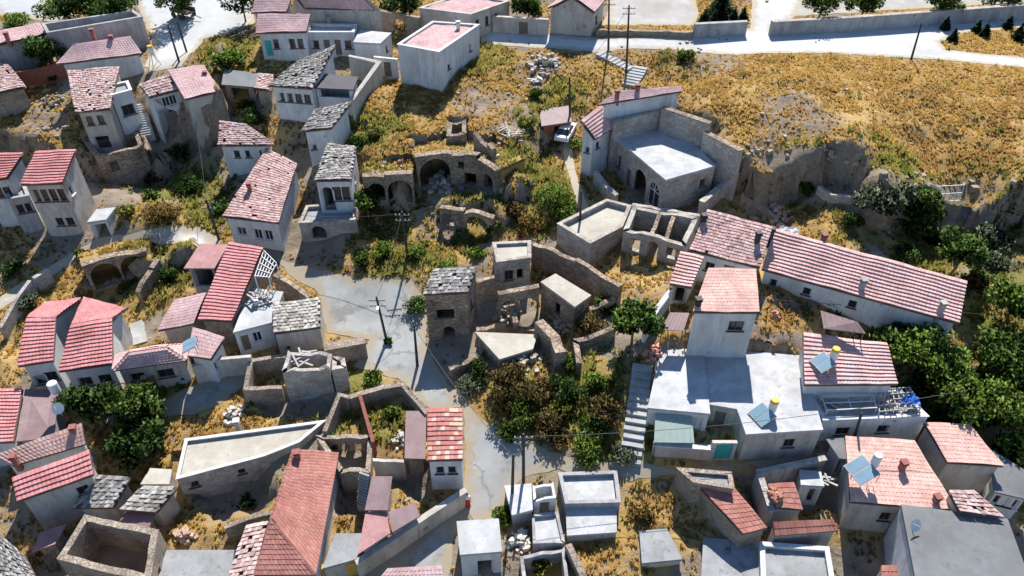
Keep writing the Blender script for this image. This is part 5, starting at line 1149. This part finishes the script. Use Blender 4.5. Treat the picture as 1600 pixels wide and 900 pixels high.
pergola('bleached timber pergola frame on the washing terrace', [(1374,644),(1438,638),(1422,606),(1372,610)], 3.7, 'greywood', 8, 5, zg=2.7)
pergola('thin white frame over the near side of the washing terrace', [(1292,642),(1370,638),(1364,618),(1284,620)], 3.7, 'frame', 3, 3, zg=2.7)
def tarp(label, q, z, mt, dz=(0, .1, .3, .2)):
    E = [Vector((*U(*p, z + k), z + k)) for p, k in zip(q, dz)]; mb = MB(); n = 7; vs = []
    for i in range(n):
        for j in range(n):
            a = E[0].lerp(E[1], i / 6); b = E[3].lerp(E[2], i / 6); p = a.lerp(b, j / 6); vs.append((p.x, p.y, p.z + .12 * math.sin(i * 1.9 + j) + .08 * math.sin(j * 2.3)))
    mb.add(vs, [(i * n + j, (i + 1) * n + j, (i + 1) * n + j + 1, i * n + j + 1) for i in range(n - 1) for j in range(n - 1)])
    o = mb.build('tarpaulin', M[mt], None, tuple(E[0])); tag(o, label, 'tarpaulin')
tarp('bright blue tarpaulin on the washing terrace', [(1404,630),(1440,634),(1430,614),(1410,622)], 3.9, 'blue')
planks('grey sticks and boards piled on the white cement roof by the slab cottage', (408,470), 2.2, 14, 'greywood', 1.2, z=3.1)
planks('fallen roof beams inside the collapsed tower house', (480,562), 2.2, 12, 'greywood', 1.1, z=1.9)
planks('heap of bleached boards on the cave-top slope', (797,212), 1.5, 16, 'greywood', .9)
planks('broken furniture and planks dumped on the upper golden slope', (838,128), 1.1, 12, 'frame', .7)
planks('dark scrap timber heap at the corner of the grassy bank below the square', (390,58), 2.4, 14, 'wood', 1.1)
planks('planks leaning in the yard of the washing-terrace house', (1300,628), 2.0, 8, 'greywood', .9, z=2.8)
planks('boards piled beside the hut left of the solar panel house', (1292,752), 1.0, 6, 'greywood', .4, z=.4)
rubble('rubble spilling down the upper golden slope below the road', (850,100), 2.2, 60, .5, tone=(.9,.9,.9))
rubble('pile of pale stones in the grassy yard left of the collapsed house', (365,648), 1.0, 40, .32, tone=(1.2,1.2,1.2))
rubble('loose blocks at the foot of the tall cave front', (700,290), 2.4, 45, .5)
rubble('stones fallen before the low sunken cave front', (770,300), 1.6, 35, .45)
rubble('rubble along the broken wall beside the ramshackle shed', (628,690), .9, 34, .35, tone=(1.15,1.15,1.15))
rubble('pink rubble heap below the cliff next to the mottled roof', (1205,345), 2.0, 45, .45, tone=(1.0,.75,.65))
rubble('small rubble heap in the grass plot left of the cement yard roof', (292,838), .9, 26, .4, tone=(1,.78,.68))
rubble('heap of loose tiles on the small tiled shed', (1213,775), .6, 34, .3, name='tile_heap', cat='tiles', tone=(.95,.5,.4), z=1.7, hgt=.3)
rubble('white rubble among the broken walls at the bottom, left of the golden plot', (812,850), 1.0, 30, .4, tone=(1.4,1.4,1.4))
rubble('red bricks lying on the dry grass behind the tall white box house', (1210,496), .5, 12, .3, name='brick_heap', cat='bricks', tone=(1.2,.7,.6))
rubble('scattered stones on the left hillside below the worn stone house', (78,160), 1.6, 40, .3, tone=(.75,.72,.68))
def abandoned_van(label, px, az):
    x, y, z = G(*px); tt = thing('cart', label, 'cart', (x, y, z)); ca, sa = math.cos(az), math.sin(az)
    def P(a, b, c): return (x + a * ca - b * sa, y + a * sa + b * ca, z + c)
    mb = MB(); mb.box(P(0, 0, .7), 3.2, 1.6, .12, az); mb.build('bed', M['wood'], tt)
    for s in (-1, 1): mb = MB(); mb.box(P(0, s * .8, .82), 3.2, .06, .5, az); mb.build('side_board', M['wood'], tt)
    mb = MB(); mb.bar(P(1.6, 0, .72), P(3.4, 0, .4), .06, 6); mb.build('drawbar', M['black'], tt)
    for a in (-.9, .9):
        for s in (-1, 1): mb = MB(); mb.bar(P(a, s * .95 - .08, .4), P(a, s * .95 + .08, .4), .4, 14); mb.build('wheel', M['black'], tt)
abandoned_van('dark farm trailer standing on the village square', (288,26), -.5)
mb = MB(); _x, _y, _ = G(97, 628, 3.6); _z = 2.6
tk = thing('water_tank', 'white water drum on the maroon shade-coloured roof slope', 'tank', (_x, _y, _z)); mb.bar((_x, _y, _z), (_x, _y, _z + 1.0), .4, 14); t2 = mb.build('drum', M['tank'], tk); mb = MB(); mb.bar((_x, _y, _z + 1), (_x, _y, _z + 1.08), .42, 14, .38); mb.build('lid', M['tank'], t2)
_x, _y, _z = G(243, 102, 0)
tk = thing('water_tank', 'orange-lidded water tank on a tripod beside the square', 'tank', (_x, _y, _z)); mb = MB(); mb.bar((_x, _y, _z + 1.4), (_x, _y, _z + 2.3), .35, 14); t2 = mb.build('drum', M['tank'], tk); mb = MB(); mb.bar((_x, _y, _z + 2.3), (_x, _y, _z + 2.55), .38, 14, .3); mb.build('lid', M['yellow'], t2)
mb = MB()
for a in range(4): mb.bar((_x + .8 * math.cos(a * 1.57), _y + .8 * math.sin(a * 1.57), _z - .1), (_x + .25 * math.cos(a * 1.57), _y + .25 * math.sin(a * 1.57), _z + 1.4), .05, 4)
mb.build('stand', M['metal'], tk)

def person(label, px, hgt=1.66):
    x, y, z = G(*px); tt = thing('person', label, 'person', (x, y, z)); s = hgt / 1.7
    def ring(cx, cy, zz, rx, ry, k=10): return [(x + (cx + rx * math.cos(6.2832 * i / k)) * s, y + (cy + ry * math.sin(6.2832 * i / k)) * s, z + zz * s) for i in range(k)]
    def loft(rs):
        mb = MB(); vs = [p for r in rs for p in r]; k = len(rs[0]); fs = [tuple(range(k - 1, -1, -1)), tuple(range(len(vs) - k, len(vs)))]
        for a in range(len(rs) - 1): fs += [(a * k + i, a * k + (i + 1) % k, (a + 1) * k + (i + 1) % k, (a + 1) * k + i) for i in range(k)]
        mb.add(vs, fs); return mb
    # body: legs, trunk, neck and head in one surface
    loft([ring(0,0,.02,.13,.1), ring(0,0,.5,.14,.11), ring(0,0,.86,.17,.12), ring(0,0,1.05,.14,.1), ring(0,0,1.36,.19,.11), ring(0,0,1.43,.07,.06), ring(0,0,1.48,.06,.06), ring(0,-.01,1.53,.075,.09), ring(0,-.01,1.62,.08,.1), ring(0,0,1.69,.05,.06)]).build('body', M['skin'], tt, smooth=True)
    loft([ring(0,0,.08,.25,.22), ring(0,0,.5,.21,.18), ring(0,0,.95,.185,.145), ring(0,0,1.08,.16,.125)]).build('skirt', M['redcloth'], tt, smooth=True)
    sh = loft([ring(0,0,1.02,.17,.13), ring(0,0,1.2,.185,.135), ring(0,0,1.37,.215,.13), ring(0,0,1.44,.09,.08)]).build('shirt', M['whitecloth'], tt, smooth=True)
    loft([ring(0,.03,1.5,.085,.09), ring(0,.03,1.6,.1,.105), ring(0,.02,1.68,.085,.09), ring(0,.02,1.72,.04,.04)]).build('hair', M['hair'], tt, smooth=True)
    for sg in (-1, 1):
        mb = MB(); q = lambda a, b, c: (x + a * s * sg, y + b * s, z + c * s)
        mb.bar(q(.2,0,1.37), q(.26,-.02,1.1), .055, 8, .045); mb.build('sleeve', M['whitecloth'], sh)
        mb = MB(); mb.bar(q(.26,-.02,1.12), q(.27,-.1,.86), .038, 8, .03)
        for k in range(4): mb.bar(q(.25 + .015 * k,-.105,.87), q(.25 + .015 * k,-.14 - .004 * k,.77 + .008 * abs(k - 1)), .01, 5, .008)
        mb.bar(q(.245,-.1,.86), q(.215,-.135,.81), .011, 5, .008); mb.build('arm', M['skin'], tt)
person('person in white top and red skirt standing at the end of the curving street wall', (731,791))

def panel(label, px, wd, hgt, mt, az=0.0, name='metal_frame', cat='frame'):
    x, y, z = G(*px); tt = thing(name, label, cat, (x, y, z)); ca, sa = math.cos(az), math.sin(az); bk = .25
    P = lambda a, c: (x + a * ca - c * bk * -sa, y + a * sa + c * bk * ca, z + c)
    for k in range(6): mb = MB(); q = -wd / 2 + wd * k / 5; mb.bar(P(q, 0), P(q, hgt), .05, 4); mb.build('upright', M[mt], tt)
    for k in range(4): mb = MB(); q = hgt * (.04 + .31 * k); mb.bar(P(-wd / 2, q), P(wd / 2, q), .05, 4); mb.build('rail', M[mt], tt)
panel('white metal lattice frame leaning at the foot of the cliff', (1474,328), 3.0, 2.6, 'frame', .1)
tarp('pale folded sheet lying behind the ridge of the long striped roof', [(1216,364),(1246,368),(1248,356),(1218,354)], 6.6, 'whitecloth')
rs = random.Random(9); mb = MB()
for pl in ([(1165,236),(1200,240),(1260,243),(1325,244),(1345,258)], [(1380,272),(1440,282),(1500,290),(1560,294),(1605,298)], [(566,266),(600,262),(645,262)], [(-5,196),(60,204),(120,210)]):
    for (u0, v0), (u1, v1) in zip(pl, pl[1:]):
        for k in range(5):
            q = rs.random(); x, y, z = G(u0 + (u1 - u0) * q + rs.uniform(-3, 3), v0 + (v1 - v0) * q + rs.uniform(-9, 10)); g_ = rs.uniform(.6, 1.1); stone_mb(mb, rs, (x, y, z + .05), rs.uniform(.25, .8), (g_ * .8, g_ * .74, g_ * .66))
o = mb.build('ledge_stones', M['rock']); o['kind'] = 'stuff'; o['label'] = 'broken rock along the lips of the cliffs'; o['category'] = 'stones'
rubble('heap of broken red tiles at the top of the street stairs', (1018,552), .8, 34, .32, name='tile_heap', cat='tiles', tone=(1.1,.62,.55))
planks('poles and sticks fallen on the washing terrace floor', (1400,640), 2.2, 12, 'greywood', 1.1, z=2.8)
rubble('fallen masonry before the sunlit platform of the ruined courtyard', (815,566), 1.8, 60, .42, tone=(.85,.8,.72))
rubble('fallen masonry in the dark middle of the ruined courtyard', (790,490), 1.6, 50, .4, tone=(.8,.75,.68))
rubble('fallen stones against the bare-roofed range', (885,505), 1.4, 40, .4, tone=(.85,.8,.72))

# ------------------------------------------------------------------ the ground sheet, let down under floors and steps
far = np.array([4, 12, 30, 80, 200, 500, 1200, 2500.])
ex = np.r_[X0 - far[::-1], gx, X1 + far]; ey = np.r_[Y0 - far[::-1], gy, Y1 + far]
EX, EY = np.meshgrid(ex, ey); k = len(far)
def padz(A): return np.pad(A, k, mode='edge')
for _f, _zm in PADS:
    _a = np.array(_f); _m = (GX > _a[:, 0].min() - 1) & (GX < _a[:, 0].max() + 1) & (GY > _a[:, 1].min() - 1) & (GY < _a[:, 1].max() + 1)
    _i = np.where(_m)
    if len(_i[0]):
        _in = seg_dist(GX[_i], GY[_i], [tuple(p) for p in _f]) > -.05
        GZC[_i[0][_in], _i[1][_in]] = np.minimum(GZC[_i[0][_in], _i[1][_in]], _zm)
_gy, _gx = np.gradient(GZC, GS); _st = np.clip((np.hypot(_gx, _gy) - .7) / .8, 0, 1)
_jx = ((vnoise(GX, GZC * 3 + GY, 1.3, 61) - .5) * 1.1 + (vnoise(GX * 2, GZC * 5, 1.0, 62) - .5) * .5) * _st; _jy = ((vnoise(GX, GZC * 4, 1.0, 63) - .5) * 1.5 + (vnoise(GX, GZC, 2.4, 64) - .5) * 1.2) * _st
_jx[[0, -1]] = 0; _jy[[0, -1]] = 0
EZ = padz(GZC); V = np.c_[(EX + np.pad(_jx, k)).ravel(), (EY + np.pad(_jy, k)).ravel(), EZ.ravel()]
ny, nx = EX.shape; idx = np.arange(ny * nx).reshape(ny, nx)
F = np.stack([idx[:-1, :-1], idx[:-1, 1:], idx[1:, 1:], idx[1:, :-1]], -1).reshape(-1, 4)
me = fast_mesh('ground', V, F, ground_material())
ca = me.color_attributes.new('zone', 'FLOAT_COLOR', 'POINT')
ca.data.foreach_set('color', np.c_[padz(GRASS).ravel(), padz(GREEN).ravel(), padz(ROCKZ).ravel(), np.ones(V.shape[0])].ravel())
me.polygons.foreach_set('use_smooth', [True] * len(me.polygons))
ground = bpy.data.objects.new('ground', me); COL.objects.link(ground); ground['kind'] = 'structure'

# ------------------------------------------------------------------ trees and shrubs
TR = [
 ('round leafy tree in front of the hipped house, nearer the street', (212,636), 5.0, 2.7, 'mid', 3400),
 ('dark round tree behind the leafy one, by the house with the broken back slope', (145,630), 5.0, 2.5, 'deep', 3000),
 ('dense dark tree drooping over the yard wall below the round leafy tree', (215,688), 4.0, 2.9, 'deep', 3200),
 ('leafy green tree at the alley beside the ruined property', (992,502), 4.6, 2.2, 'mid', 3000),
 ('silvery olive tree at the foot of the cliff', (1388,312), 4.2, 2.9, 'olive', 3400),
 ('dark leafy tree beside the silvery olive under the cliff', (1440,325), 5.2, 2.6, 'mid', 3400),
 ('bushy green tree above the right end of the long striped roof', (1500,395), 4.6, 2.7, 'mid', 3200),
 ('pale grey-green bushy tree right of the long striped roof', (1548,372), 3.2, 1.9, 'olive', 2200),
 ('big broad tree on the right edge in the middle of the thicket', (1582,545), 5.0, 3.4, 'mid', 3800),
 ('green tree at right edge above the big broad tree', (1590,470), 4.2, 2.6, 'bright', 2800),
 ('yellow-green walnut tree in the thicket beside the patchy red roof', (1440,548), 4.6, 2.7, 'bright', 3200),
 ('yellow-green tree in the thicket behind the washing terrace', (1490,610), 4.6, 2.8, 'bright', 3400),
 ('green tree between the two yellow-green ones of the thicket', (1480,565), 4.2, 2.3, 'bright', 2800),
 ('green tree of the thicket at the right edge above the pale pink roof', (1560,630), 4.4, 2.8, 'bright', 3200),
 ('shaded tree between the long roof and the thicket', (1395,520), 3.4, 2.0, 'mid', 2200),
 ('leafy tree at the lower right edge beside the grey sheet roof', (1590,705), 3.0, 2.0, 'bright', 2200),
 ('green tree between the top left long house and the rose gable house', (72,80), 4.2, 2.4, 'mid', 2400),
 ('dark hedge tree at the top left, nearest the back yard', (98,6), 5.0, 3.2, 'deep', 2600),
 ('dark hedge tree at the top left beside the square', (182,8), 5.5, 3.6, 'deep', 3000),
 ('dark hedge tree at the top left between its two neighbours', (140,4), 5.5, 3.4, 'mid', 2800),
 ('shady tree at the top edge over the village square', (270,-8), 5.5, 3.0, 'deep', 2400),
 ('shady tree at the top edge beside the cream house', (375,-6), 5.5, 3.0, 'deep', 2400),
 ('dark tree behind the arched gateway', (630,2), 5.0, 2.8, 'deep', 2400),
 ('leafy tree beside the gabled house on the upper road', (826,6), 4.0, 2.4, 'mid', 2200),
 ('leafy roadside tree behind the long retaining wall, nearest its rounded end', (1286,2), 4.5, 3.0, 'mid', 2600),
 ('second leafy tree behind the long retaining wall', (1352,2), 4.0, 2.4, 'mid', 2200),
 ('leafy tree behind the long retaining wall above the lone leaning pole', (1475,0), 4.0, 2.6, 'mid', 2200),
 ('tree at the top right corner behind the long retaining wall', (1560,-8), 4.0, 2.6, 'olive', 2200),
 ('feathery young tree of heaven beside the arched cream house', (572,315), 3.6, 1.6, 'mid', 1500),
 ('green tree on the grassy bank below the square', (352,92), 2.4, 2.0, 'bright', 1800),
]
for k, (lb, px, hg, rd, tone, n) in enumerate(TR): tree('leafy_tree', lb, px, hg, rd, tone, 100 + k, n)
for k, (u, v, h_, lb) in enumerate([(1101,30,2.4,'leftmost small conifer behind the straight planter wall'), (1116,29,2.2,'second small conifer from the left behind the planter wall'), (1132,28,2.2,'middle small conifer behind the planter wall'), (1147,27,2.1,'fourth small conifer from the left behind the planter wall'), (1161,26,2.1,'rightmost small conifer behind the planter wall'),
   (1478,40,1.8,'small dark conifer on the roadside bank, leftmost of the row'), (1527,44,1.8,'small dark conifer in the middle of the roadside bank'), (1540,50,1.9,'small dark conifer just right of the middle of the roadside bank'), (1576,38,1.8,'small dark conifer of the roadside bank close to the wall'), (1592,54,2.4,'biggest dark conifer of the roadside bank at the right edge'), (1490,58,1.8,'nearest small dark conifer of the roadside bank')]):
    tree('conifer', lb, (u, v), h_, h_ * .42, 'pine', 300 + k, 700, .16, .08, 'conifer', 'small conifers', cone=True, at=.3)
tree('conifer', 'tall broad dark conifer behind the row of small ones', (1128,8), 4.2, 2.2, 'pine', 340, 2200, .2, .12, 'conifer', 'small conifers', cone=True, at=.4)
SH = [
 ('low brown bush just before the fallen masonry of the sunlit platform', (800,580), 1.6, 'brownish'), ('olive bush at the left corner of the ruined property garden', (735,600), 1.4, 'olive'), ('yellow-green bush in the near part of the ruined property garden', (880,640), 1.5, 'yellow'), ('brown bush close to the tip of the ruined property', (872,682), 1.3, 'brownish'), ('small green bush under the leaning stump of wall', (885,565), 1.3, 'mid'),
 ('bright green bramble on the slope left of the footpath', (866,305), 2.4, 'bright'), ('lower bright green bramble left of the footpath', (880,330), 2.0, 'bright'),
 ('green bush beside the golden weeds at the lower cave front', (770,352), 1.2, 'mid'), ('brown dead shrub right of the lower cave front', (805,330), 1.6, 'brownish'), ('dry shrub below the footpath bend', (825,350), 1.6, 'dry'),
 ('dark brown bush above the footpath brambles', (800,320), 1.3, 'brownish'),
 ('green bush under the weeds pole', (650,392), 1.2, 'bright'), ('green bush left of the weeds pole', (600,392), 1.4, 'bright'), ('green bush at the street edge below the weeds', (565,405), 1.3, 'mid'),
 ('yellow-green bush on the slope left of the tall cave front', (590,205), 1.5, 'yellow'), ('green bush in the shadow beside the slab-roofed house', (560,225), 1.5, 'deep'),
 ('green bush at the street edge above the ruined corner house', (700,415), 1.2, 'bright'), ('green bush by the square stone room', (745,395), 1.1, 'bright'),
 ('tall green bush in front of the ruined corner house', (652,476), 1.5, 'mid'), ('small bush at the foot of the street pole', (606,534), .6, 'deep'),
 ('big reddish brown bush at the lower part of the ruined property', (790,605), 2.6, 'brownish'), ('brown bush in the middle of the ruined property garden', (840,610), 2.2, 'brownish'), ('dark green bush at the right of the ruined property garden', (885,610), 2.0, 'deep'),
 ('dry brown bush in the near corner of the ruined property', (860,660), 2.2, 'brownish'), ('low green bush near the tip of the ruined property', (820,650), 1.8, 'mid'), ('green bush between corner house and courtyard platform', (752,580), 1.6, 'deep'),
 ('brown bush against the range with the bare roof', (925,505), 1.9, 'brownish'), ('green bush inside the wall by the leafy alley', (945,480), 1.6, 'mid'),
 ('bright bush beside the top of the street steps', (935,598), 1.6, 'bright'), ('brown weedy bush beside the street steps', (950,640), 1.8, 'brownish'), ('green bush low beside the street steps', (925,668), 1.7, 'mid'), ('grey-green round bush at the foot of the street steps', (970,708), 1.3, 'olive'), ('spreading green bush along the street below the ruined property', (920,704), 1.8, 'bright'), ('low green bush at the street edge by the paired poles', (795,672), 1.3, 'mid'),
 ('leafy bush at the corner beside the white cube', (786,806), 1.3, 'bright'), ('bright bush inside the roofless white shell', (842,884), 1.0, 'yellow'),
 ('dead grey bush on the worn cement roof', (1142,880), 1.2, 'olive'), ('dry grey bush in the golden plot', (1003,800), 1.3, 'dry'),
 ('green bush in the empty grass yard', (612,645), 1.0, 'bright'), ('green bush in the left grass yard', (525,690), .9, 'mid'), ('green bush at the wall corner in the street', (582,590), 1.1, 'bright'),
 ('golden bush mound above the lane at left', (250,332), 2.4, 'dry'), ('green bush in the golden mound above the lane', (235,305), 1.2, 'mid'), ('green bush beside the lane pole', (345,322), 1.5, 'mid'), ('yellow-green bush behind the open shed', (195,330), 1.2, 'yellow'),
 ('green bush in the hollow right of the rock arches', (265,430), 1.5, 'deep'), ('green bush at the left lip of the rock arches', (128,395), .9, 'mid'), ('grey bush left of the rock arches', (45,470), 1.6, 'olive'), ('dark bush in the shaded street at far left', (20,420), 1.8, 'deep'),
 ('bright green vine over the footpath beside the mansion wing', (900,225), 1.1, 'bright'), ('yellow-green bush left of the grass-roofed shed', (825,190), 1.3, 'yellow'), ('green bush below the dumped planks', (838,146), 1.3, 'mid'),
 ('green shrub at the foot of the cliff right of the mansion', (1258,292), 1.6, 'bright'), ('dark green shrub below the olive tree', (1330,345), 1.6, 'deep'), ('olive shrub under the cliff above the long roof', (1415,395), 1.6, 'deep'), ('dark shrub under the cliff near the right edge', (1530,430), 1.8, 'mid'),
 ('green vine on the wall behind the long striped roof front', (1380,505), 1.3, 'bright'), ('dry shrub on the roadside above the golden hill', (1070,86), 1.4, 'mid'), ('green shrub in the deep yard under the sand-coloured roof', (385,785), 1.0, 'deep'), ('green shrub at the top left edge by the back yard', (25,35), 2.2, 'bright'),
 ('green palm-like bush in the shade under the ragged tiled house', (85,118), 1.2, 'deep'), ('green bush on the slope above the gully', (395,185), 1.8, 'deep'), ('lighter green bush on the slope above the gully', (385,165), 1.5, 'mid'),
 ('dark shrub added to deepen the gully shade below the glazed veranda house', (280,235), 2.0, 'deep'), ('dark shrub added to deepen the shade lower in the gully', (300,290), 1.8, 'deep'), ('dull brown bush at the mouth of the shaded gully', (240,275), 1.6, 'brownish'),  # dark-leaved shrubs added so their colour deepens the gully shade
 ('dark bush under the cliff left of the lattice frame', (1425,350), 2.2, 'deep'), ('dark bush under the cliff below the lattice frame', (1465,375), 2.0, 'deep'), ('grey-green scrub on the bank right of the cliff', (1560,410), 2.0, 'olive'), ('dry brown scrub above the right end of the long roof', (1530,445), 1.6, 'brownish'), ('dark shrub along the front wall of the long striped roof', (1310,470), 1.3, 'deep'), ('green shrub at the end of the front wall of the long striped roof', (1420,512), 1.6, 'mid'), ('wide dark bush at the right edge of the thicket', (1590,600), 2.6, 'deep'), ('low dark bush in the thicket behind the pale pink roof', (1480,655), 1.8, 'deep'), ('mid-green bush in the thicket nearest the blue tarpaulin', (1450,600), 1.7, 'mid'),
 ('dense bush at the thicket edge behind the pale pink roof', (1420,620), 1.7, 'mid'), ('shaded bush between thicket trees and the right edge', (1530,590), 1.9, 'deep'), ('dark bush below the long roof at the end of the thicket', (1455,530), 1.7, 'deep'), ('bush under the yellow-green trees near the right edge', (1525,650), 1.8, 'mid'),
]
for k, (lb, px, rd, tone) in enumerate(SH): shrub('bush', lb, px, rd, None, tone, 500 + k)

# ------------------------------------------------------------------ dry grass and weeds, kept off roads and roofs
def TT(x, y):
    zz = T(x, y)
    for poly, vz in VAULTS:
        a_ = np.array(poly); m = (x > a_[:, 0].min()) & (x < a_[:, 0].max()) & (y > a_[:, 1].min()) & (y < a_[:, 1].max())
        if m.any(): i = np.where(m)[0]; ins = seg_dist(x[i], y[i], [tuple(p) for p in poly]) > -.05; zz[i[ins]] = vz
    return zz
N0 = 420000
x = NR.uniform(X0 + 2, X1 - 2, N0); y = NR.uniform(Y0 + 8, Y1 - 2, N0)
z = T(x, y)
dep = y * CP + (CAMZ - z) * SP; pu = 800 + FPX * x / dep; pv = 450 - FPX * (y * SP + (z - CAMZ) * CP) / dep
seen = (pu > -60) & (pu < 1660) & (pv > -40) & (pv < 980)      # only ground the place shows
x, y, z = x[seen], y[seen], z[seen]
blocked = np.zeros(len(x), bool)
for f in FOOT:
    f = np.array(f); near = (x > f[:, 0].min() - .5) & (x < f[:, 0].max() + .5) & (y > f[:, 1].min() - .5) & (y < f[:, 1].max() + .5) & ~blocked
    if near.any(): i = np.where(near)[0]; blocked[i] |= seg_dist(x[i], y[i], [tuple(p) for p in f]) > -.25
for _, _, poly in RP: blocked |= seg_dist(x, y, poly) > -.15
gr, gn, rk = zval(GRASS, x, y), zval(GREEN, x, y), zval(ROCKZ, x, y)
for poly, vz in VAULTS: gr = np.where(seg_dist(x, y, [tuple(p) for p in poly]) > 0, 1.0, gr)
cl = vnoise(x, y, 1.7, 21) * .6 + vnoise(x, y, .7, 22) * .4
p = np.clip(gr, 0.04, 1) * np.clip((cl - .22) * 2.4, .12, 1) * (1 - .6 * np.clip(rk, 0, 1))
keep = (~blocked) & (NR.random(len(x)) < p)
x, y, z, gn, cl = x[keep], y[keep], z[keep], gn[keep], cl[keep]
isg = NR.random(len(x)) < np.clip(gn * .95 - .05, .01, .7)
def tufts(name, x, y, z, size, cols, blades, label, spread=.5, lean=.6):
    n = len(x)
    if n == 0: return
    c = np.array(cols)[NR.integers(0, len(cols), n)] * NR.uniform(.8, 1.2, n)[:, None]
    tn = np.clip((vnoise(x, y, 4.5, 51) * .65 + vnoise(x, y, 1.6, 52) * .35 - .42) * 3.2, 0, 1)[:, None]; c = c * (1 - tn * np.array([.22, .27, .26]))
    hgt = size * NR.uniform(.55, 1.35, n); V = np.zeros((n, blades, 3, 3)); a0 = NR.uniform(0, 6.28, n)
    for b in range(blades):
        a = a0 + b * 2.4 + NR.uniform(-.4, .4, n); r = hgt * spread * NR.uniform(.1, .9, n)
        bx, by = x + np.cos(a) * r, y + np.sin(a) * r; tx, ty = bx + np.cos(a) * hgt * lean * NR.uniform(.2, 1, n), by + np.sin(a) * hgt * lean * NR.uniform(.2, 1, n)
        wd = hgt * .28 + .05; hz = hgt * NR.uniform(.6, 1.1, n); zb = TT(bx, by)
        V[:, b, 0] = np.c_[bx - np.sin(a) * wd, by + np.cos(a) * wd, zb - .05]; V[:, b, 1] = np.c_[bx + np.sin(a) * wd, by - np.cos(a) * wd, zb - .05]; V[:, b, 2] = np.c_[tx, ty, zb + hz]
    F = np.arange(n * blades * 3).reshape(-1, 3); nrm = NR.normal(size=(n, 3)) * .22 + np.array([0, 0, 1.0])
    o = bpy.data.objects.new(name, fast_mesh(name, V.reshape(-1, 3), F, M['dry'], np.repeat(c, blades * 3, 0), normals=np.repeat(nrm / np.linalg.norm(nrm, axis=1)[:, None], blades * 3, 0))); COL.objects.link(o); o['kind'] = 'stuff'; o['label'] = label; o['category'] = 'grass'
print('tufts', len(x), isg.sum())
d = ~isg
tufts('dry_grass', x[d], y[d], z[d], .25, [(.55,.355,.105),(.51,.325,.095),(.58,.40,.14),(.47,.29,.085),(.53,.36,.125)], 5, 'golden dry grass and weeds covering the slopes and yards')
tufts('green_weeds', x[isg], y[isg], z[isg], .40, [(.22,.235,.05),(.27,.26,.06),(.17,.195,.04),(.33,.28,.075)], 6, 'green weeds growing through the dry grass', .8, .8)
# loose stones on bare ground
n = 1500; sx = NR.uniform(X0 + 2, X1 - 2, n * 4); sy = NR.uniform(Y0 + 8, Y1 - 4, n * 4); q = zval(ROCKZ, sx, sy) * 1.0 + .06 * (zval(GRASS, sx, sy) > .4)
kk = NR.random(n * 4) < q; mbs = MB(); sr = random.Random(4)
for a, b in list(zip(sx[kk], sy[kk]))[:n]: g = sr.uniform(.7, 1.3); stone_mb(mbs, sr, (a, b, float(T(a, b)) + .05), sr.uniform(.15, .45), (g * .75, g * .71, g * .64))
so = mbs.build('scattered_stones', M['rock']); so['kind'] = 'stuff'; so['label'] = 'loose pale stones scattered over the slopes'; so['category'] = 'stones'
